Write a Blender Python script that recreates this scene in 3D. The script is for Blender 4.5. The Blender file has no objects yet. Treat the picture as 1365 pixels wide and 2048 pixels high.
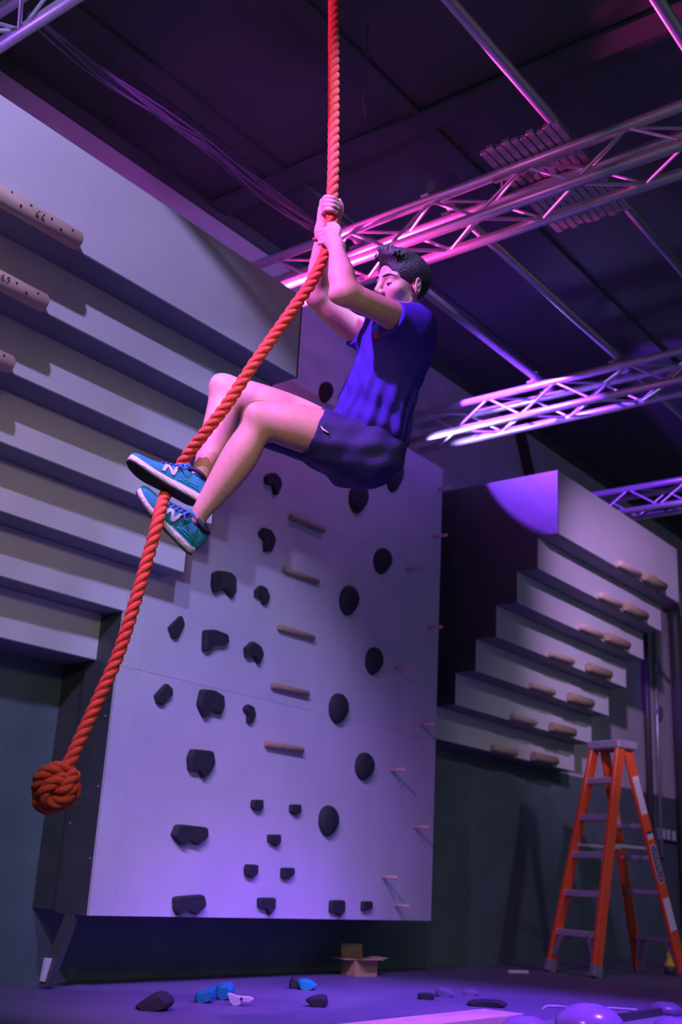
import bpy, bmesh, math, random
import numpy as np
from mathutils import Vector, Matrix
random.seed(7)
rng = np.random.default_rng(7)
scene = bpy.context.scene
COL = scene.collection

# ------------------------------------------------------------------ camera
CAM_H = 0.565                       # camera height above the floor (m)
FPX, PITCH, ROLL, YAW = 2237.0, 0.319, 0.056, 0.900
def cam_basis():
    cy, sy = math.cos(YAW), math.sin(YAW); cp, sp = math.cos(PITCH), math.sin(PITCH)
    F = np.array([sy*cp, cy*cp, sp]); R = np.array([cy, -sy, 0.0]); U = np.cross(R, F)
    c, s = math.cos(ROLL), math.sin(ROLL)
    return c*R + s*U, -s*R + c*U, F
CR, CU, CF = cam_basis()
CAM = np.array([0, 0, CAM_H])
cd = bpy.data.cameras.new('camera'); cam = bpy.data.objects.new('camera', cd); COL.objects.link(cam)
cam.matrix_world = Matrix(((CR[0], CU[0], -CF[0], 0), (CR[1], CU[1], -CF[1], 0), (CR[2], CU[2], -CF[2], CAM_H), (0, 0, 0, 1)))
cd.sensor_fit = 'AUTO'; cd.sensor_width = 36.0; cd.lens = FPX/2048*36
cd.clip_start = 0.05; cd.clip_end = 100
cd.dof.use_dof = True; cd.dof.focus_distance = 4.15; cd.dof.aperture_fstop = 2.8
scene.camera = cam

# ------------------------------------------------------------------ world, exposure
vs = scene.view_settings
scene.display_settings.display_device = 'sRGB'
vs.view_transform = 'Standard'; vs.look = 'None'; vs.exposure = 0.0; vs.gamma = 1.0; vs.use_curve_mapping = False
w = bpy.data.worlds.new('world'); scene.world = w; w.use_nodes = True
w.node_tree.nodes['Background'].inputs[0].default_value = (0.40, 0.52, 0.64, 1)
w.node_tree.nodes['Background'].inputs[1].default_value = 0.19

# ------------------------------------------------------------------ stage lights (show lighting of the hall) and added fills
def spot(name, loc, target, power, col, size=60, blend=0.5, r=0.06):
    l = bpy.data.lights.new(name, 'SPOT'); l.energy = power; l.color = col
    l.spot_size = math.radians(size); l.spot_blend = blend; l.shadow_soft_size = r
    o = bpy.data.objects.new(name, l); COL.objects.link(o); o.location = loc
    o.rotation_euler = (Vector(target) - Vector(loc)).to_track_quat('-Z', 'Y').to_euler()
    return o
# violet key on the climber, hung on the near truss
spot('key_spot', (1.30, 2.42, 3.62), (2.75, 2.45, 2.35), 540, (0.56, 0.15, 1.0), 64, 0.5, 0.03)
spot('rope_magenta_spot', (1.60, 2.60, 3.80), (2.72, 2.33, 3.68), 50, (1.0, 0.08, 0.70), 62, 0.7, 0.03)
# pale lavender wash over the near stepped wall, and one over the board
spot('stair_wash_spot', (0.2, 1.2, 4.6), (2.35, 4.2, 2.55), 560, (0.50, 0.41, 1.0), 50, 0.35, 0.06)
spot('board_wash_spot', (2.42, 1.35, 4.3), (4.75, 4.46, 0.9), 640, (0.38, 0.37, 1.0), 41, 0.9, 0.06)
# the same wash from the next truss for the far stepped wall
spot('far_wash_spot', (4.95, 1.5, 3.70), (11.6, 4.9, 2.0), 850, (0.66, 0.38, 1.0), 38, 0.9, 0.06)
# weak warm fill added on the camera side to lift the climber's shaded parts
spot('warm_fill', (1.1, 1.0, 2.7), (2.55, 2.8, 1.55), 84, (1.0, 0.78, 0.60), 62, 0.6, 0.2)
# violet and magenta down the wall above the steps
spot('wall_violet_spot', (2.0, 3.85, 4.84), (2.0, 4.93, 4.1), 7, (0.42, 0.14, 1.0), 100, 0.6, 0.04)
spot('wall_violet_spot', (3.5, 3.85, 4.84), (3.5, 4.93, 4.1), 8, (0.60, 0.12, 1.0), 100, 0.6, 0.04)
spot('wall_magenta_spot', (5.2, 3.0, 4.84), (5.2, 4.93, 3.9), 36, (0.42, 0.20, 1.0), 80, 0.5, 0.04)
# magenta from the wall end of the second truss
spot('magenta_spot', (4.58, 4.86, 3.74), (4.58, 1.5, 3.95), 800, (1.0, 0.05, 0.50), 42, 0.5, 0.03)
# violet at the wall end of the third truss, onto the flank of the far stair
spot('blue_spot', (6.20, 4.25, 4.35), (7.256, 3.76, 4.03), 800, (0.22, 0.04, 1.0), 63, 0.08, 0.02)
spot('truss_blue_spot', (6.93, 4.80, 3.80), (7.06, 3.0, 4.12), 60, (0.45, 0.30, 1.0), 80, 0.7, 0.03)
spot('near_truss_spot', (1.75, 4.75, 3.72), (2.10, 4.2, 4.0), 24, (0.30, 0.08, 1.0), 110, 0.7, 0.03)
spot('cable_fill', (2.25, 3.1, 4.1), (3.6, 3.85, 4.30), 60, (0.62, 0.08, 1.0), 56, 0.8, 0.03)  # extra light added to brighten the cables
# neutral fill added to brighten the ladder and the dark right wall
spot('ladder_fill', (7.2, 0.3, 4.0), (9.2, 4.6, 0.6), 110, (0.86, 0.80, 1.0), 48, 0.8, 0.15)
# blue violet pool on the floor
spot('floor_spot', (5.4, 1.2, 3.9), (5.1, 2.95, 0.0), 2300, (0.25, 0.06, 1.0), 50, 0.9, 0.05)

# ------------------------------------------------------------------ measuring helpers: a sight line cut by a real plane
def ray(px, py): return CF + CR*(px-682.5)/FPX - CU*(py-1024)/FPX
def at_y(px, py, Y): r = ray(px, py); return Vector(CAM + r*(Y/r[1]))
def at_x(px, py, X): r = ray(px, py); return Vector(CAM + r*(X/r[0]))
def at_z(px, py, Z): r = ray(px, py); return Vector(CAM + r*((Z-CAM_H)/r[2]))
def at_d(px, py, d): return Vector(CAM + ray(px, py)*d)

# ------------------------------------------------------------------ materials
MATS = {}
def mat(name, col, rough=0.6, metal=0.0, var=0.0, scale=6.0, bump=0.0, bscale=40.0, spec=0.5, stretch=None, emit=None, trans=0.0, sheen=0.0, sss=0.0):
    if name in MATS: return MATS[name]
    m = bpy.data.materials.new(name); m.use_nodes = True; nt = m.node_tree; b = nt.nodes['Principled BSDF']
    b.inputs['Base Color'].default_value = (*col, 1); b.inputs['Roughness'].default_value = rough
    b.inputs['Metallic'].default_value = metal; b.inputs['Specular IOR Level'].default_value = spec
    b.inputs['Transmission Weight'].default_value = trans; b.inputs['Sheen Weight'].default_value = sheen
    if sss:
        b.inputs['Subsurface Weight'].default_value = sss; b.inputs['Subsurface Radius'].default_value = (0.02, 0.008, 0.004); b.inputs['Subsurface Scale'].default_value = 0.5
    tc = nt.nodes.new('ShaderNodeTexCoord'); mp = nt.nodes.new('ShaderNodeMapping')
    nt.links.new(tc.outputs['Object'], mp.inputs[0])
    if stretch: mp.inputs['Scale'].default_value = stretch
    if var:
        n = nt.nodes.new('ShaderNodeTexNoise'); n.inputs['Scale'].default_value = scale; n.inputs['Detail'].default_value = 6
        nt.links.new(mp.outputs[0], n.inputs['Vector'])
        r = nt.nodes.new('ShaderNodeValToRGB')
        r.color_ramp.elements[0].position = 0.3; r.color_ramp.elements[1].position = 0.7
        r.color_ramp.elements[0].color = (*[c*(1-var) for c in col], 1); r.color_ramp.elements[1].color = (*[min(1, c*(1+var)) for c in col], 1)
        nt.links.new(n.outputs[0], r.inputs[0]); nt.links.new(r.outputs[0], b.inputs['Base Color'])
    if bump:
        n2 = nt.nodes.new('ShaderNodeTexNoise'); n2.inputs['Scale'].default_value = bscale; n2.inputs['Detail'].default_value = 4
        nt.links.new(mp.outputs[0], n2.inputs['Vector'])
        bp = nt.nodes.new('ShaderNodeBump'); bp.inputs['Strength'].default_value = bump; bp.inputs['Distance'].default_value = 0.01
        nt.links.new(n2.outputs[0], bp.inputs['Height']); nt.links.new(bp.outputs[0], b.inputs['Normal'])
    if emit:
        b.inputs['Emission Color'].default_value = (*emit[0], 1); b.inputs['Emission Strength'].default_value = emit[1]
    MATS[name] = m
    return m
WHITE = mat('painted_plywood', (0.62, 0.60, 0.62), 0.55, var=0.05, scale=3, bump=0.05, bscale=60)
BOARD = mat('board_paint', (0.56, 0.54, 0.60), 0.5, var=0.07, scale=2.2, bump=0.06, bscale=50)
BLACKPLY = mat('black_plywood', (0.055, 0.062, 0.060), 0.45, var=0.15, scale=4)
BLOCK = mat('block_paint', (0.60, 0.54, 0.58), 0.8, var=0.08, scale=5, bump=0.5, bscale=18)
DARKWALL = mat('dark_wall_paint', (0.10, 0.145, 0.155), 0.7, var=0.12, scale=4, bump=0.4, bscale=18)
CEIL = mat('black_ceiling', (0.075, 0.105, 0.085), 0.9, var=0.1, scale=2)
BEAM = mat('dark_steel_beam', (0.11, 0.10, 0.12), 0.6, var=0.1)
FLOORM = mat('floor_vinyl', (0.13, 0.12, 0.20), 0.5, var=0.12, scale=1.5, bump=0.05, bscale=30)
WOOD = mat('birch_dowel', (0.62, 0.45, 0.34), 0.55, var=0.1, scale=9, stretch=(1, 6, 6))
DARKWOOD = mat('pine_bar', (0.36, 0.27, 0.16), 0.6, var=0.15, scale=9, stretch=(1, 6, 6))
HOLD = mat('black_resin_hold', (0.018, 0.024, 0.026), 0.75, var=0.2, scale=20, bump=0.4, bscale=150)
ALU = mat('aluminium_tube', (0.72, 0.72, 0.76), 0.38, metal=0.6, var=0.05, scale=20)
STEEL = mat('galvanised_pipe', (0.50, 0.50, 0.54), 0.4, metal=0.7, var=0.1, scale=10)
CABLE = mat('black_cable', (0.20, 0.17, 0.24), 0.35)
ROPE = mat('orange_rope', (0.90, 0.125, 0.07), 0.8, var=0.14, scale=60, bump=0.7, bscale=260, spec=0.25)
ORANGE = mat('orange_fibreglass', (0.80, 0.10, 0.02), 0.38, var=0.06, scale=10)
GREYPLASTIC = mat('grey_plastic', (0.22, 0.22, 0.25), 0.5)
STICKER = mat('white_sticker', (0.72, 0.70, 0.72), 0.5)
INK = mat('black_ink', (0.02, 0.02, 0.05), 0.6)
NAVYINK = mat('navy_ink', (0.03, 0.02, 0.12), 0.5)

# ------------------------------------------------------------------ object helpers
def link(name, me, m=None, parent=None):
    o = bpy.data.objects.new(name, me); COL.objects.link(o)
    if m is not None and not me.materials: me.materials.append(m)
    if parent is not None: o.parent = parent
    return o
def from_bm(name, bm, m=None, parent=None, smooth=False):
    me = bpy.data.meshes.new(name); bm.normal_update(); bm.to_mesh(me); bm.free()
    if smooth: me.polygons.foreach_set('use_smooth', [True]*len(me.polygons))
    return link(name, me, m, parent)
def tag(o, label, cat=None, group=None, kind=None):
    o['label'] = label
    if cat: o['category'] = cat
    if group: o['group'] = group
    if kind: o['kind'] = kind
    return o
def empty(name, loc, label, cat, group=None):
    o = bpy.data.objects.new(name, None); COL.objects.link(o); o.location = loc; o.empty_display_size = 0.1
    return tag(o, label, cat, group)
def struct(o, label=None):
    o['kind'] = 'structure'
    if label: o['label'] = label
    return o
def add_box(bm, lo, hi, M=None):
    x0, y0, z0 = lo; x1, y1, z1 = hi
    vs_ = [bm.verts.new(M @ Vector(p) if M else p) for p in ((x0,y0,z0),(x1,y0,z0),(x1,y1,z0),(x0,y1,z0),(x0,y0,z1),(x1,y0,z1),(x1,y1,z1),(x0,y1,z1))]
    for f in ((0,3,2,1),(4,5,6,7),(0,1,5,4),(1,2,6,5),(2,3,7,6),(3,0,4,7)): bm.faces.new([vs_[i] for i in f])
def box(name, lo, hi, m, parent=None, bevel=0.0, rel=None):
    """axis-aligned box given in world coordinates; the mesh is stored relative to rel (the parent's location)"""
    bm = bmesh.new(); off = Vector(rel) if rel is not None else Vector((0, 0, 0))
    c = (Vector(lo) + Vector(hi))/2; h = (Vector(hi) - Vector(lo))/2
    add_box(bm, -h, h)
    if bevel: bmesh.ops.bevel(bm, geom=bm.edges[:], offset=bevel, segments=2, affect='EDGES', profile=0.7)
    o = from_bm(name, bm, m, parent); o.location = c - off
    return o
def add_tube(bm, pts, r, n=10, caps=True, closed=False):
    """sweep a circle of radius r (number or list) along points with parallel transport"""
    P = [Vector(p) for p in pts]; N = len(P); rr = r if hasattr(r, '__len__') else [r]*N
    T = []
    for i in range(N):
        if closed: t = P[(i+1) % N] - P[i-1]
        else: t = P[min(i+1, N-1)] - P[max(i-1, 0)]
        T.append(t.normalized())
    a = Vector((0, 0, 1)) if abs(T[0].z) < 0.9 else Vector((1, 0, 0))
    u = T[0].cross(a).normalized(); rings = []
    for i in range(N):
        u = (u - T[i]*u.dot(T[i])).normalized(); v = T[i].cross(u)
        rings.append([bm.verts.new(P[i] + (u*math.cos(2*math.pi*k/n) + v*math.sin(2*math.pi*k/n))*rr[i]) for k in range(n)])
    for i in range(N if closed else N-1):
        A, B = rings[i], rings[(i+1) % N]
        for k in range(n): bm.faces.new((A[k], A[(k+1) % n], B[(k+1) % n], B[k]))
    if caps and not closed:
        bm.faces.new(rings[0][::-1]); bm.faces.new(rings[-1])
def tube(name, pts, r, m, parent=None, n=12, origin=None, bevel=0.0, caps=True, closed=False):
    off = Vector(origin) if origin is not None else Vector(pts[0])
    bm = bmesh.new(); add_tube(bm, [Vector(p)-off for p in pts], r, n, caps, closed)
    o = from_bm(name, bm, m, parent, True)
    for p in o.data.polygons:
        if len(p.vertices) > 4: p.use_smooth = False
    o.location = off - (parent.location if parent is not None else Vector((0, 0, 0)))
    return o
def obox(name, a, b, wdt, hgt, side, m, parent=None, bevel=0.0, origin=None):
    """a bar with a rectangular section from a to b; side = direction of the width"""
    a = Vector(a); b = Vector(b); t = (b-a).normalized(); s = Vector(side); s = (s - t*s.dot(t)).normalized(); n = t.cross(s)
    c = (a+b)/2; L = (b-a).length/2
    bm = bmesh.new(); add_box(bm, (-wdt/2, -hgt/2, -L), (wdt/2, hgt/2, L))
    if bevel: bmesh.ops.bevel(bm, geom=bm.edges[:], offset=bevel, segments=1, affect='EDGES')
    M = Matrix(((s.x, n.x, t.x, 0), (s.y, n.y, t.y, 0), (s.z, n.z, t.z, 0), (0, 0, 0, 1)))
    bm.transform(M)
    o = from_bm(name, bm, m, parent); o.location = c - (parent.location if parent is not None else Vector((0, 0, 0)))
    return o
def text_mesh(name, s, size, M, m, parent, depth=0.0004, align='CENTER'):
    """flat lettering as a mesh; M places it in the parent's space"""
    cu = bpy.data.curves.new(name, 'FONT'); cu.body = s; cu.size = size; cu.align_x = align; cu.align_y = 'CENTER'; cu.extrude = depth; cu.resolution_u = 2
    to = bpy.data.objects.new(name+'_tmp', cu); COL.objects.link(to)
    bpy.context.view_layer.update()
    me = bpy.data.meshes.new_from_object(to.evaluated_get(bpy.context.evaluated_depsgraph_get()))
    bpy.data.objects.remove(to); bpy.data.curves.remove(cu)
    me.materials.clear()
    o = link(name, me, m, parent); o.matrix_local = M
    return o
# ================================================================== THE SETTING
WALL_Y, WALL_TOP, WAINS = 4.93, 4.85, 1.646
def slab(name, lo, hi, m, label=None): return struct(box(name, lo, hi, m), label)
slab('floor', (-3, -2.5, -0.1), (15.2, WALL_Y+0.2, 0.0), FLOORM, 'dark vinyl hall floor')
slab('ceiling', (-1.5, -1.5, 4.95), (15.2, WALL_Y+0.2, 5.05), CEIL, 'black painted ceiling')
slab('wall_back', (-3, WALL_Y, WAINS), (15.2, WALL_Y+0.2, WALL_TOP), BLOCK, 'pale painted block wall')
slab('trim_1', (-3, WALL_Y-0.004, 0.0), (15.2, WALL_Y+0.2, WAINS), DARKWALL, 'dark painted lower band of the block wall')
slab('trim_2', (-1.5, WALL_Y-0.02, WALL_TOP), (15.2, WALL_Y+0.2, 4.95), CEIL, 'black strip between the block wall and the ceiling')
slab('wall_right', (15.0, -2.5, 0.0), (15.2, WALL_Y-0.03, 4.95), DARKWALL, 'dark far end wall')
# ceiling beams, barely visible
def beam_x(px, py, wd=0.14):
    p = at_z(px, py, 4.92); struct(box('ceiling_beam', (-0.3, p.y-wd/2, 4.925), (15.0, p.y+wd/2, 4.95), CEIL), 'dark steel beam under the black ceiling')
def beam_y(px, py, wd=0.16):
    p = at_z(px, py, 4.91); struct(box('ceiling_beam', (p.x-wd/2, -1.5, 4.905), (p.x+wd/2, WALL_Y-0.03, 4.93), CEIL), 'dark steel beam under the black ceiling')
beam_x(820, 235); beam_x(450, 268)
beam_y(1000, 180)

# ================================================================== STEPPED CAMPUS WALLS
DY, DZ, NST = 0.176, 0.247, 7
STEP_SHADE = mat('dark_step_shade', (0.20, 0.23, 0.27), 0.6, var=0.06, scale=3)  # dark colour added to deepen the shade under the steps
def stair(x0, x1, y7, z7, ztop, label, endcap_x, grp='overhanging stepped climbing walls'):
    root = empty('overhanging_stepped_wall', ((x0+x1)/2, WALL_Y-0.01, 0), label, 'climbing wall', grp)
    rel = root.location
    for k in range(NST):                      # k = 0 is the top step
        yf = y7-(NST-1-k)*DY; zb = z7+(NST-1-k)*DZ; zt = ztop if k == 0 else zb+DZ
        yb = WALL_Y-0.005 if k == NST-1 else min(WALL_Y-0.005, yf+DY+0.03)
        box('step', (x0, yf, zb), (x1, yb, zt-(0.0 if k == 0 else 0.0045)), WHITE, root, 0.002, rel)
        so = box('shade_sheet', (x0+0.001, yf+0.003, zb-0.004), (x1-0.001, yb, zb-0.0002), STEP_SHADE, root, 0, rel)
        so['label'] = 'thin dark sheet deepening the shade under the step'
    for xe in endcap_x:                       # black side panel that closes the stepped profile
        prof = [(WALL_Y-0.005, z7)]
        for k in range(NST-1, -1, -1):
            yf = y7-(NST-1-k)*DY+0.001; zb = z7+(NST-1-k)*DZ
            prof += [(yf, zb+0.001), (yf, (ztop if k == 0 else zb+DZ))]
        prof.append((WALL_Y-0.005, ztop))
        bm = bmesh.new(); a = [bm.verts.new((0, p[0], p[1])) for p in prof]; b = [bm.verts.new((0.012, p[0], p[1])) for p in prof]
        n = len(prof); bm.faces.new(a); bm.faces.new(b[::-1])
        for i in range(n): bm.faces.new((a[i], a[(i+1) % n], b[(i+1) % n], b[i]))
        bmesh.ops.recalc_face_normals(bm, faces=bm.faces[:])
        o = from_bm('side_panel', bm, BLACKPLY, root); o.location = Vector((xe, 0, 0)) - rel
        tag(o, 'black side panel')
    return root
L0, L1, LY7, LZ7 = 1.71, 4.07, 4.641, 1.612
R0, R1, RY7, RZ7 = 7.272, 9.63, 4.732, 1.645
stair(L0, L1, LY7, LZ7, 3.575, 'pale stepped overhang filling the upper left, numbered dowels on its steps', (L1+0.0005,))
stair(R0, R1, RY7, RZ7, 3.632, 'pale stepped overhang at far right behind the orange ladder', (R0-0.0125,))

def dowel_mesh(L, r, n=20):
    bm = bmesh.new(); c = 0.006
    add_tube(bm, [(-L/2, 0, 0), (-L/2+0.0005, 0, 0), (-L/2+c, 0, 0), (L/2-c, 0, 0), (L/2-0.0005, 0, 0), (L/2, 0, 0)], [r-c, r-c, r, r, r-c, r-c], n)
    me = bpy.data.meshes.new('dowel'); bm.to_mesh(me); bm.free()
    for p in me.polygons: p.use_smooth = len(p.vertices) == 4 and p.area > 2e-4
    return me
# left dowels: fat pale rods with drilled holes and inked heights
DR = 0.041
DM = dowel_mesh(0.44, DR); DM.materials.append(WOOD)
ordn = ['topmost', 'second', 'third']
numbers = ['7.7', '6.9', None]
for k in range(3):
    yf = LY7-(NST-1-k)*DY; zb = LZ7+(NST-1-k)*DZ
    root = empty('grip_dowel', (2.555-0.22, yf-DR+0.002, zb+0.012), '', 'dowel', 'thick wooden grip dowels on the left stepped wall')
    root['label'] = ['thick pale dowel inked 7.7 on the topmost left step', 'thick pale dowel inked 6.9 on the second left step', 'thick pale dowel cut by left edge, lowest of three in view'][k]
    link('rod', DM, None, root)
    hm = bpy.data.meshes.get('drill_hole')
    if not hm:
        bm = bmesh.new(); add_tube(bm, [(0, 0, 0), (0, -0.0015, 0)], 0.0055, 10); hm = bpy.data.meshes.new('drill_hole'); bm.to_mesh(hm); bm.free(); hm.materials.append(INK)
    for hx, ang in ((-0.155, 62), (-0.105, 12), (-0.06, 48), (0.045, 40), (0.10, 12), (0.155, 46)):
        h = link('screw_hole', hm, None, root); a = math.radians(ang-38)
        h.location = (hx, -DR*math.cos(a), DR*math.sin(a)); h.rotation_euler = (-a, 0, 0)
    if numbers[k]:
        a = math.radians(-8)
        M = Matrix.Translation((-0.01, -(DR+0.0006)*math.cos(a), (DR+0.0006)*math.sin(a))) @ Matrix.Rotation(math.pi/2-a, 4, 'X') @ Matrix.Rotation(math.pi if k == 0 else 0, 4, 'Z')
        text_mesh('ink_number', numbers[k], 0.038, M, mat('brown_ink', (0.16, 0.07, 0.05), 0.7), root, 0.0012)
# right dowels: two per step, one slim and one fat
DS = dowel_mesh(0.40, 0.026); DS.materials.append(WOOD)
DF = dowel_mesh(0.42, 0.038); DF.materials.append(DARKWOOD)
names7 = ['topmost', 'second', 'third', 'fourth', 'fifth', 'sixth', 'lowest']
for k in range(NST):
    yf = RY7-(NST-1-k)*DY; zb = RZ7+(NST-1-k)*DZ
    s = link('grip_dowel', DS, None); s.location = (8.50 if k < 3 else 8.30, yf-0.024, zb+0.03)
    tag(s, f'slim pale dowel on the {names7[k]} step of the far right stepped wall', 'dowel', 'slim dowels on the far stepped wall')
    s = link('grip_dowel', DF, None); s.location = (8.985, yf-0.036, zb+0.04)
    tag(s, f'fat tan dowel on the {names7[k]} step of the far right stepped wall', 'dowel', 'fat dowels on the far stepped wall')

# ================================================================== THE CLIMBING BOARD
BY, BX0, BX1, BZ0, BZ1 = 4.462, 3.835, 6.868, 0.345, 3.66
broot = empty('climbing_board', ((BX0+BX1)/2, WALL_Y-0.02, 0.0), 'tall lilac painted plywood board with black holds behind the climber', 'climbing board')
rel = broot.location
xs = [BX0, 3.985, 5.20, 6.42, BX1]; zs = [BZ0, 1.57, 2.79, BZ1]; g = 0.0008
for i in range(len(xs)-1):
    for j in range(len(zs)-1):
        box('plywood_sheet', (xs[i]+g, BY, zs[j]+g), (xs[i+1]-g, BY+0.018, zs[j+1]-g), BOARD, broot, 0, rel)
box('frame', (BX0+0.02, BY+0.019, BZ0+0.012), (BX1-0.02, WALL_Y-0.006, BZ1-0.01), BLACKPLY, broot, 0, rel)
sp = box('side_panel', (BX0, BY+0.019, BZ0), (BX0+0.018, 4.72, BZ1), BLACKPLY, broot, 0, rel); tag(sp, 'black painted side of the board')
for (px, py) in ((210, 1432), (196, 1573), (180, 1717), (140, 1646), (160, 1500)):
    p = at_x(px, py, BX0-0.002)
    bm = bmesh.new(); add_tube(bm, [(-0.002, 0, 0), (0.002, 0, 0)], 0.006, 8); s = from_bm('screw_head', bm, STEEL, broot); s.location = p-rel
# leaning strut under the board's left corner
st = obox('strut', (BX0+0.02, 4.60, BZ0+0.01), (BX0-0.05, 4.66, 0.02), 0.07, 0.035, (0, 1, 0), BLACKPLY, broot); tag(st, 'black strut down to the floor')
obox('tape', (BX0-0.056, 4.652, 0.14), (BX0-0.062, 4.657, 0.035), 0.022, 0.04, (0, 1, 0), STICKER, broot)

# ---- holds: outline on the board, chamfered body standing off the wall, bolt
def add_hold(bm, poly, depth, dome):
    """poly: (x,z) outline around the origin; grows toward -Y"""
    area = sum(poly[i][0]*poly[(i+1) % len(poly)][1]-poly[(i+1) % len(poly)][0]*poly[i][1] for i in range(len(poly)))
    if area < 0: poly = poly[::-1]
    prof = [(1.0, 0.0), (1.0, 0.55), (0.95, 0.88), (0.86, 1.0)] if not dome else [(1.0, 0.0), (1.0, 0.18), (0.97, 0.42), (0.86, 0.68), (0.66, 0.88), (0.38, 0.98), (0.12, 1.0)]
    rings = [[bm.verts.new((x*s, -depth*d, z*s)) for x, z in poly] for s, d in prof]
    n = len(poly)
    for a, b in zip(rings, rings[1:]):
        for i in range(n): bm.faces.new((a[i], a[(i+1) % n], b[(i+1) % n], b[i]))
    bm.faces.new(rings[-1]); bm.faces.new(rings[0][::-1])
def resample(pts, closed=True, m=4, sm=1):
    out = []
    for i in range(len(pts)):
        a = np.array(pts[i], float); b = np.array(pts[(i+1) % len(pts)], float)
        for t in range(m): out.append(tuple(a+(b-a)*t/m))
    for _ in range(sm):
        out = [tuple((np.array(out[i-1])+2*np.array(out[i])+np.array(out[(i+1) % len(out)]))/4) for i in range(len(out))]
    return out
def hold(px, py, outline, label, depth=0.07, dome=False, grp='black holds bolted to the climbing board', m=HOLD, c=None):
    P = [at_y(px+dx, py+dy, BY-depth*0.45) for dx, dy in outline]
    cx = sum(p.x for p in P)/len(P); cz = sum(p.z for p in P)/len(P)
    poly = [(p.x-cx, p.z-cz) for p in P]
    if not dome: poly = resample(poly, m=6)
    root = empty('climbing_hold', (cx, BY+0.001, cz), label, 'hold', grp)
    bm = bmesh.new(); add_hold(bm, poly, depth, dome)
    o = from_bm('body', bm, m, root, dome)
    b = bmesh.new(); add_tube(b, [(0, -depth*0.96, 0), (0, -depth*1.02, 0)], 0.009, 10); from_bm('bolt', b, STEEL if False else INK, root)
    return root
def tear(w, h, n=22):
    o = []
    for i in range(n):
        a = 2*math.pi*i/n; x = math.sin(a); y = -math.cos(a)
        x *= (1-0.28*max(0, y)**1.5); o.append((x*w/2, y*h/2 + (0.03*h if y > 0 else 0)))
    return o
def sc(poly, w, h): return [(x*w/2, y*h/2) for x, y in poly]
# outlines as seen on the board, offsets in pixels from the hold's centre
H = [
 (351,1254,[(-26,2),(22,-43),(34,-8),(7,42),(-13,39)],'black kite shaped hold just below the lowest left step end'),
 (448,1167,[(-41,-38),(-21,-47),(24,-40),(44,-21),(44,32),(29,53),(9,27),(-11,19),(-36,35),(-44,7)],'large black notched hold, topmost in the left column of the board'),
 (432,1281,[(-45,-38),(-6,-40),(44,-21),(48,7),(32,17),(2,15),(-33,40),(-48,37)],'large black wedge hold, second down in left column of the board'),
 (327,1389,[(-33,4),(11,-41),(33,-21),(33,4),(16,14),(-4,39),(-24,32)],'small black kite shaped hold nearest the left edge of the board'),
 (422,1407,[(-36,-52),(12,-48),(47,-28),(50,10),(37,40),(12,30),(-8,33),(-26,53),(-50,5)],'large black pentagonal hold beside the small bean shaped hold'),
 (403,1527,[(-37,-53),(43,-45),(50,0),(30,30),(7,53),(-10,28),(-47,27),(-50,-20)],'large black squarish hold with one pointed foot, left of lowest wooden bar'),
 (380,1670,[(-50,-40),(66,-28),(68,7),(28,37),(8,24),(-14,24),(-34,39),(-68,2)],'wide flat black hold, second from bottom in the left column'),
 (380,1810,[(-61,-30),(51,-39),(61,0),(24,36),(-4,22),(-29,24),(-46,38),(-59,18)],'wide black hold at bottom left corner of the board'),
 (547,968,[(-32,-25),(-19,-38),(6,-40),(26,-20),(31,5),(16,40),(4,38),(-2,4),(-29,0)],'black hooked hold right under the thigh of the climber'),
 (535,1079,[(-31,-28),(-14,-44),(14,-33),(32,2),(16,44),(-12,44),(-12,4),(-29,-13)],'black curved hold left of the faint second wooden bar'),
 (525,1190,[(-27,-18),(-7,-36),(15,-25),(28,10),(15,35),(0,32),(-7,8),(-27,8)],'black hooked hold level with the uppermost large notched hold'),
 (508,1306,[(-34,-18),(-5,-43),(25,-23),(35,7),(17,42),(7,20),(-10,10),(-30,17)],'black hooked hold left of the third wooden bar'),
 (500,1427,[(-21,-23),(-7,-34),(13,-24),(21,6),(6,34),(-9,34),(-9,4),(-22,-9)],'small black bean shaped hold between pentagonal hold and lowest bars'),
 (515,1611,[(-18,-21),(20,-21),(20,10),(7,21),(-13,17),(-22,5)],'small black square hold, left of the upper pair below the bars'),
 (591,1620,[(-18,-20),(20,-20),(20,6),(2,20),(-19,8)],'small black square hold, right of the upper pair below the bars'),
 (549,1681,[(-22,-22),(22,-22),(22,6),(7,23),(-8,10),(-22,6)],'small black square hold in the centre of the five small ones'),
 (503,1742,[(-19,-25),(24,-23),(22,11),(1,26),(-21,19),(-24,-6)],'small black square hold, left of the lower pair'),
 (576,1747,[(-23,-21),(23,-21),(23,3),(-4,21),(-24,16)],'small black square hold, right of the lower pair'),
 (534,1813,[(-32,-32),(32,-32),(30,5),(8,33),(-2,8),(-32,5)],'black hooked hold on the bottom row, second from left'),
 (675,1817,[(-26,-30),(27,-30),(27,8),(11,30),(-6,16),(-28,15)],'black block hold on the bottom row, second from right'),
 (735,1812,[(-19,-17),(18,-17),(16,10),(1,15),(-21,18)],'smallest black block hold on the bottom row, rightmost'),
]
for px, py, poly, lab in H:
    big = max(x for x, _ in poly) > 34
    hold(px, py, [(x*0.5568*0.94, y*0.5568) for x, y in poly], lab, depth=0.036 if big else 0.028)
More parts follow.
